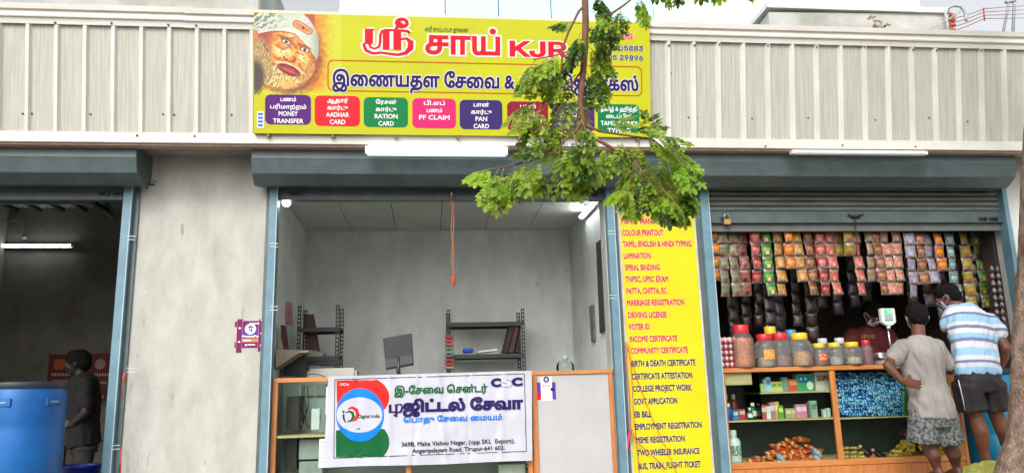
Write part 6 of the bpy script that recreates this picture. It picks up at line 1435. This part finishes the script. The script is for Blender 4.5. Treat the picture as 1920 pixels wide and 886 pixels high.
# dim stools / shelf in the left shop
t = thing('wooden_bench', 'dark wooden bench along the back of the left shop beside the masked figure', 'bench', (P(195, 800, 2.6).x, 2.6, .65))
for z in (1.02, 1.45): box('board', (-4.2, 2.5, z), (-2.9, 2.9, z+.03), M('dark_bench_wood', rgb(60, 44, 34), .7), t)
for x in (-4.18, -2.96):
    for y in (2.52, 2.84): box('leg', (x, y, .65), (x+.05, y+.05, 1.449 if y > 2.6 else 1.449), M('dark_bench_wood', rgb(60, 44, 34)), t) if False else box('leg', (x+.002, y, .651), (x+.05, y+.05, 1.018), M('dark_bench_wood', rgb(60, 44, 34)), t)

# ================================================================ tree at the right with its hanging branch
TR = thing('tree', 'tree with rough brown trunk at the right edge and feathery green branch before the sign', 'tree', (5.0, -2.4, 0))
bark = M('bark', rgb(158, 134, 118), .95, col2=rgb(104, 84, 72), scale=16, bump=1.0, bscale=60, stretch=(1, 1, .8), blotch=(.35, .65))
twigm = M('twig_bark', rgb(124, 82, 60), .8, col2=rgb(96, 64, 50), scale=20, bump=.3)
YT = -2.2
LE = [(1850, 910), (1859, 886), (1869, 854), (1882, 831), (1889, 785), (1893, 700), (1896, 640), (1899, 587), (1905, 500), (1907, 440), (1910, 360), (1914, 280), (1922, 200), (1934, 100), (1946, 0), (1960, -120)]
mb = MB(); rings = []
for (x, y) in LE:
    e = P(x, y, YT); r = .24+max(0, (y-700))/1000*.3 if y > 700 else .24-(700-y)*.00006; rings.append((Vector((e.x+r*1.34, YT, e.z)), r))
z0 = rings[0][0].z; rings = [(Vector((rings[0][0].x-.0, YT, -.05)), rings[0][1]+.14), (Vector((rings[0][0].x, YT, .3)), rings[0][1]+.05)]+rings
rings += [(Vector((rings[-1][0].x-.35, YT-.3, 6.6)), .16), (Vector((rings[-1][0].x-1.3, YT-.7, 7.3)), .11)]
vs = []; fs = []; n = 64
pts = []                                   # resample along the trunk so the bark has real relief
for i in range(len(rings)-1):
    for k in range(6): f = k/6; pts.append((rings[i][0].lerp(rings[i+1][0], f), rings[i][1]*(1-f)+rings[i+1][1]*f))
pts.append(rings[-1])
for c, r in pts:
    for k in range(n):
        a = 2*PI*k/n; d = Vector((math.cos(a), math.sin(a), 0)); q = c+d*r
        rr = 1+.07*noise.noise(Vector((math.cos(a)*2.2, math.sin(a)*2.2, q.z*.9)))+.035*noise.noise(Vector((math.cos(a)*7, math.sin(a)*7, q.z*3.5)))+.02*noise.noise(Vector((math.cos(a)*18, math.sin(a)*18, q.z*9)))
        vs.append(c+d*r*rr)
for j in range(len(pts)-1):
    for i in range(n): fs.append((j*n+i, j*n+(i+1) % n, (j+1)*n+(i+1) % n, (j+1)*n+i))
mb.add(vs, fs, 0, True); mb.build('trunk', bark, TR)
YB_ = -3.7
def T(px, py, dy=0): return P(px, py, YB_+dy)
top = T(1100, -60); top2 = T(1120, -240)
MB().tube([pts[-1][0]+Vector((.3, .1, -.1)), Vector((3.8, -3.0, 6.6)), Vector((2.2, -3.5, 5.6)), top2, top], [.10, .08, .055, .03, .019], n=10).build('limb', bark, TR)
def branch(pp, r, name='branch'): return MB().tube([T(*p) if len(p) == 3 else T(p[0], p[1]) for p in pp], r, n=8).build(name, twigm, TR)
branch([(1100, -60), (1097, 0), (1098, 40), (1097, 90), (1093, 140), (1088, 190), (1092, 225), (1100, 243)], [.019, .016, .0155, .015, .014, .013, .012, .011])
branch([(1100, 243), (1120, 262), (1145, 276), (1170, 290), (1189, 300)], [.010, .009, .008, .007, .006])
branch([(1100, 236), (1125, 246), (1150, 250), (1190, 256), (1225, 262), (1240, 275)], [.007, .006, .005, .005, .004, .003])
branch([(1092, 225), (1080, 246), (1060, 262), (1040, 285), (1000, 300), (960, 310), (930, 315)], [.008, .007, .006, .005, .0045, .004, .003])
branch([(1096, 10), (1085, 22), (1066, 60), (1055, 90), (1053, 120), (1052, 142)], [.006, .006, .005, .005, .004, .003])
branch([(1189, 300), (1185, 325), (1180, 350)], [.005, .004, .003]); branch([(1189, 300), (1210, 330), (1240, 352), (1262, 356)], [.005, .004, .003, .003]); branch([(1097, 60), (1115, 52), (1140, 30), (1170, 10), (1200, -15)], [.008, .007, .006, .005, .004])
branch([(1200, -15), (1260, -22), (1320, -20), (1390, -16)], [.004, .004, .003, .003]); branch([(1093, 130), (1070, 160), (1040, 180), (1015, 196)], [.005, .004, .003, .003]); branch([(1096, 90), (1070, 96), (1040, 104), (1000, 112)], [.004, .004, .003, .003])
LEAFM = [M('leaf_mid', rgb(146, 164, 54), .42, col2=rgb(110, 134, 44), scale=9, trans=.5), M('leaf_dark', rgb(84, 108, 40), .42, col2=rgb(44, 74, 28), scale=9, trans=.42), M('leaf_light', rgb(172, 196, 70), .42, col2=rgb(110, 150, 50), scale=9, trans=.55)]
rl = random.Random(11)
def leaflet(mb, p, d, nrm, L, w, mi):
    s = d.cross(nrm).normalized(); n0 = s.cross(d).normalized(); up = n0*L*.10
    c = [p, p+d*L*.25+s*w*.40+up, p+d*L*.60+s*w*.52+up, p+d*L*.88+s*w*.34+up*.6, p+d*L, p+d*L*.88-s*w*.34+up*.6, p+d*L*.60-s*w*.52+up, p+d*L*.25-s*w*.40+up, p+d*L*.55]
    mb.add(c, [(0, 1, 8), (1, 2, 8), (2, 3, 8), (3, 4, 8), (4, 5, 8), (5, 6, 8), (6, 7, 8), (7, 0, 8)], mi, True)
def pinna(mb, p, d, L, n, nrm, mi0, size=.027):
    """one feather of paired oval leaflets along a drooping rib"""
    pts = []; q = p.copy(); dd = d.normalized()
    for k in range(n+1): pts.append(q.copy()); dd = (dd+Vector((0, 0, -.11))).normalized(); q += dd*L/n
    mb.tube(pts, .0012, n=3, mi=3)
    s = dd.cross(nrm).normalized()
    for k in range(1, n+1):
        d1 = (pts[k]-pts[k-1]).normalized(); s = d1.cross(nrm).normalized(); sc = size*(.62+.5*k/n)
        for q_ in (-1, 1):
            dv = (d1*.55+s*q_*.85+Vector((0, 0, -.12))+Vector((rl.uniform(-.12, .12), rl.uniform(-.12, .12), rl.uniform(-.12, .12)))).normalized()
            leaflet(mb, pts[k], dv, (nrm+Vector((rl.uniform(-.3, .3), rl.uniform(-.3, .3), rl.uniform(-.3, .3)))).normalized(), sc, sc*.72, mi0 if rl.random() < .75 else rl.choice((0, 1, 2)))
    d1 = (pts[-1]-pts[-2]).normalized(); leaflet(mb, pts[-1], d1, nrm, size*1.15, size*.6, mi0)
def leaf(px, py, ang, L, n=6, dy=0, mi=0, npairs=3, size=.027):
    """a twice-feathered leaf starting at a photo position; ang in degrees in the picture (0 right, -90 down)"""
    p = T(px, py, dy); a = math.radians(ang); d = (RT*math.cos(a)+UP*math.sin(a)+FWD*rl.uniform(-.35, .35)).normalized(); mb = MB(); pts = []; q = p.copy(); dd = d.copy()
    for k in range(npairs+1): pts.append(q.copy()); dd = (dd+Vector((0, 0, -.14))).normalized(); q += dd*L/npairs
    mb.tube(pts, .0018, n=4, mi=3)
    nrm = (-FWD*.55+Vector((0, 0, .8))+RT*rl.uniform(-.4, .4)).normalized()
    for k in range(1, npairs+1):
        d1 = (pts[k]-pts[k-1]).normalized(); s = d1.cross(nrm).normalized()
        for q_ in (-1, 1):
            dv = (d1*.7+s*q_*.75+Vector((0, 0, -.25))).normalized(); pinna(mb, pts[k], dv, L*rl.uniform(.62, .85), n, nrm, mi if rl.random() < .7 else rl.choice((0, 1, 2)), size)
    pinna(mb, pts[-1], (pts[-1]-pts[-2]).normalized(), L*.8, n, nrm, mi, size)
    return mb.build('leaf', LEAFM+[M('leaf_stalk', rgb(130, 130, 70), .7, var=.05)], TR)
# (px, py, direction, length, tone): leaves placed along the branches
LV = [(1120, -8, -60, .13, 1), (1150, 0, -95, .16, 1), (1178, -6, -85, .17, 1), (1200, -10, -75, .15, 2), (1135, 25, -110, .14, 1), (1165, 10, -90, .16, 1), (1105, 20, -20, .12, 1), (1090, 60, -130, .12, 1), (1130, 40, -80, .16, 1), (1192, 5, -55, .10, 2),
      (1100, 85, -25, .13, 0), (1105, 110, -55, .14, 0), (1098, 130, -70, .13, 1), (1090, 45, 170, .10, 1), (1078, 78, -140, .11, 1), (1086, 110, -150, .10, 1), (1120, 70, -65, .13, 0),
      (1250, -25, -80, .09, 2), (1275, -24, -95, .07, 1), (1345, -26, -85, .07, 2), (1395, -26, -60, .07, 2), (1235, -25, -100, .07, 1), (1315, -26, -90, .06, 1),
      (1040, 150, 170, .15, 0), (1010, 190, -170, .15, 0), (995, 235, -150, .13, 2), (1052, 100, -160, .14, 0), (1030, 106, -150, .12, 0), (1005, 112, -130, .12, 1), (1035, 104, -110, .13, 1), (1053, 130, -130, .12, 0), (1060, 110, -80, .12, 0),
      (1080, 140, -150, .14, 1), (1062, 165, -120, .14, 0), (1045, 178, -105, .15, 2), (1030, 186, -140, .14, 0), (1015, 196, -120, .15, 0), (1075, 170, -95, .15, 0), (1055, 195, -90, .16, 0), (1085, 180, -80, .12, 1), (1020, 205, -160, .13, 0), (1000, 215, -130, .12, 0),
      (1078, 210, -100, .14, 1), (1062, 230, -130, .12, 1), (1090, 225, -60, .10, 0), (1040, 225, -100, .13, 0),
      (1060, 262, -80, .16, 0), (1075, 250, -75, .15, 1), (1085, 255, -60, .15, 0), (1050, 275, -90, .16, 0), (1040, 285, -70, .17, 2), (1095, 280, -70, .12, 0), (1020, 293, -140, .14, 0), (1070, 285, -80, .15, 0), (1035, 270, 180, .12, 1),
      (1000, 300, -150, .14, 2), (980, 305, -120, .14, 2), (960, 308, -160, .14, 2), (945, 312, -110, .15, 2), (930, 315, -165, .10, 2), (935, 316, -120, .12, 2), (965, 310, -90, .12, 0), (1005, 302, -100, .12, 0),
      (1140, 262, -100, .11, 2), (1155, 275, -120, .10, 0), (1165, 255, -90, .12, 0), (1150, 250, 60, .08, 0),
      (1190, 252, 40, .10, 1), (1205, 255, -20, .13, 0), (1222, 258, 20, .12, 0), (1235, 262, -35, .16, 0), (1245, 272, -30, .15, 2), (1238, 276, -60, .15, 0), (1215, 262, -85, .14, 1), (1255, 285, -45, .14, 2), (1225, 250, 100, .07, 1), (1270, 290, -60, .12, 2), (1200, 262, -100, .12, 0),
      (1192, 302, -60, .16, 0), (1200, 315, -75, .14, 1), (1185, 310, -110, .12, 0), (1205, 300, -35, .13, 0), (1185, 330, -140, .12, 0), (1180, 345, -110, .14, 0), (1176, 352, -160, .10, 2), (1182, 352, -85, .13, 0), (1195, 345, -60, .13, 1),
      (1240, 352, -50, .15, 0), (1255, 356, -80, .14, 1), (1262, 356, -30, .14, 2), (1225, 345, -95, .15, 1), (1240, 350, 20, .14, 2), (1265, 360, -65, .15, 0), (1250, 345, 35, .11, 2), (1215, 338, -90, .14, 0), (1275, 350, -25, .10, 2), (1205, 340, -105, .14, 0), (1230, 360, -80, .12, 2)]
for px, py, an, L, mi in LV:
    if rl.random() < .24 and L > .10 or (py > 335 and px < 1232 and rl.random() < .5): continue
    leaf(px, py, an+rl.uniform(-12, 12), L*(.5 if (px > 1118 and py < 75) else .74 if py < 330 else .55), n=rl.choice((4, 5, 5, 6)), dy=rl.uniform(-.12, .12), mi=mi, npairs=2 if L < .12 else 3, size=rl.uniform(.026, .037))
# green cloth sack beside the trunk
SK_ = thing('cloth_bundle', 'crumpled yellow green cloth bundle on the plinth at the foot of the tree trunk', 'bundle', (P(1835, 880, -.95).x, -.95, .65))
mb = MB()
for (x, y, rx, rz) in ((1822, 895, .09, .05), (1842, 889, .09, .08), (1858, 884, .10, .095), (1880, 890, .14, .09)):
    c = P(x, y, -.95); ellip(mb, (c.x, -.95, c.z-.02), (rx, .2, rz))
def crump(co, n): return .05*(.35-abs(noise.noise(Vector((co.x*9+co.z*6, co.y*5, co.z*3)))))+.014*noise.noise(co*22)
organic(mb, 'cloth', M('green_cloth', rgb(176, 176, 84), .85, col2=rgb(130, 130, 60), scale=6, bump=.3, bscale=40), SK_, .014, 3, crump)
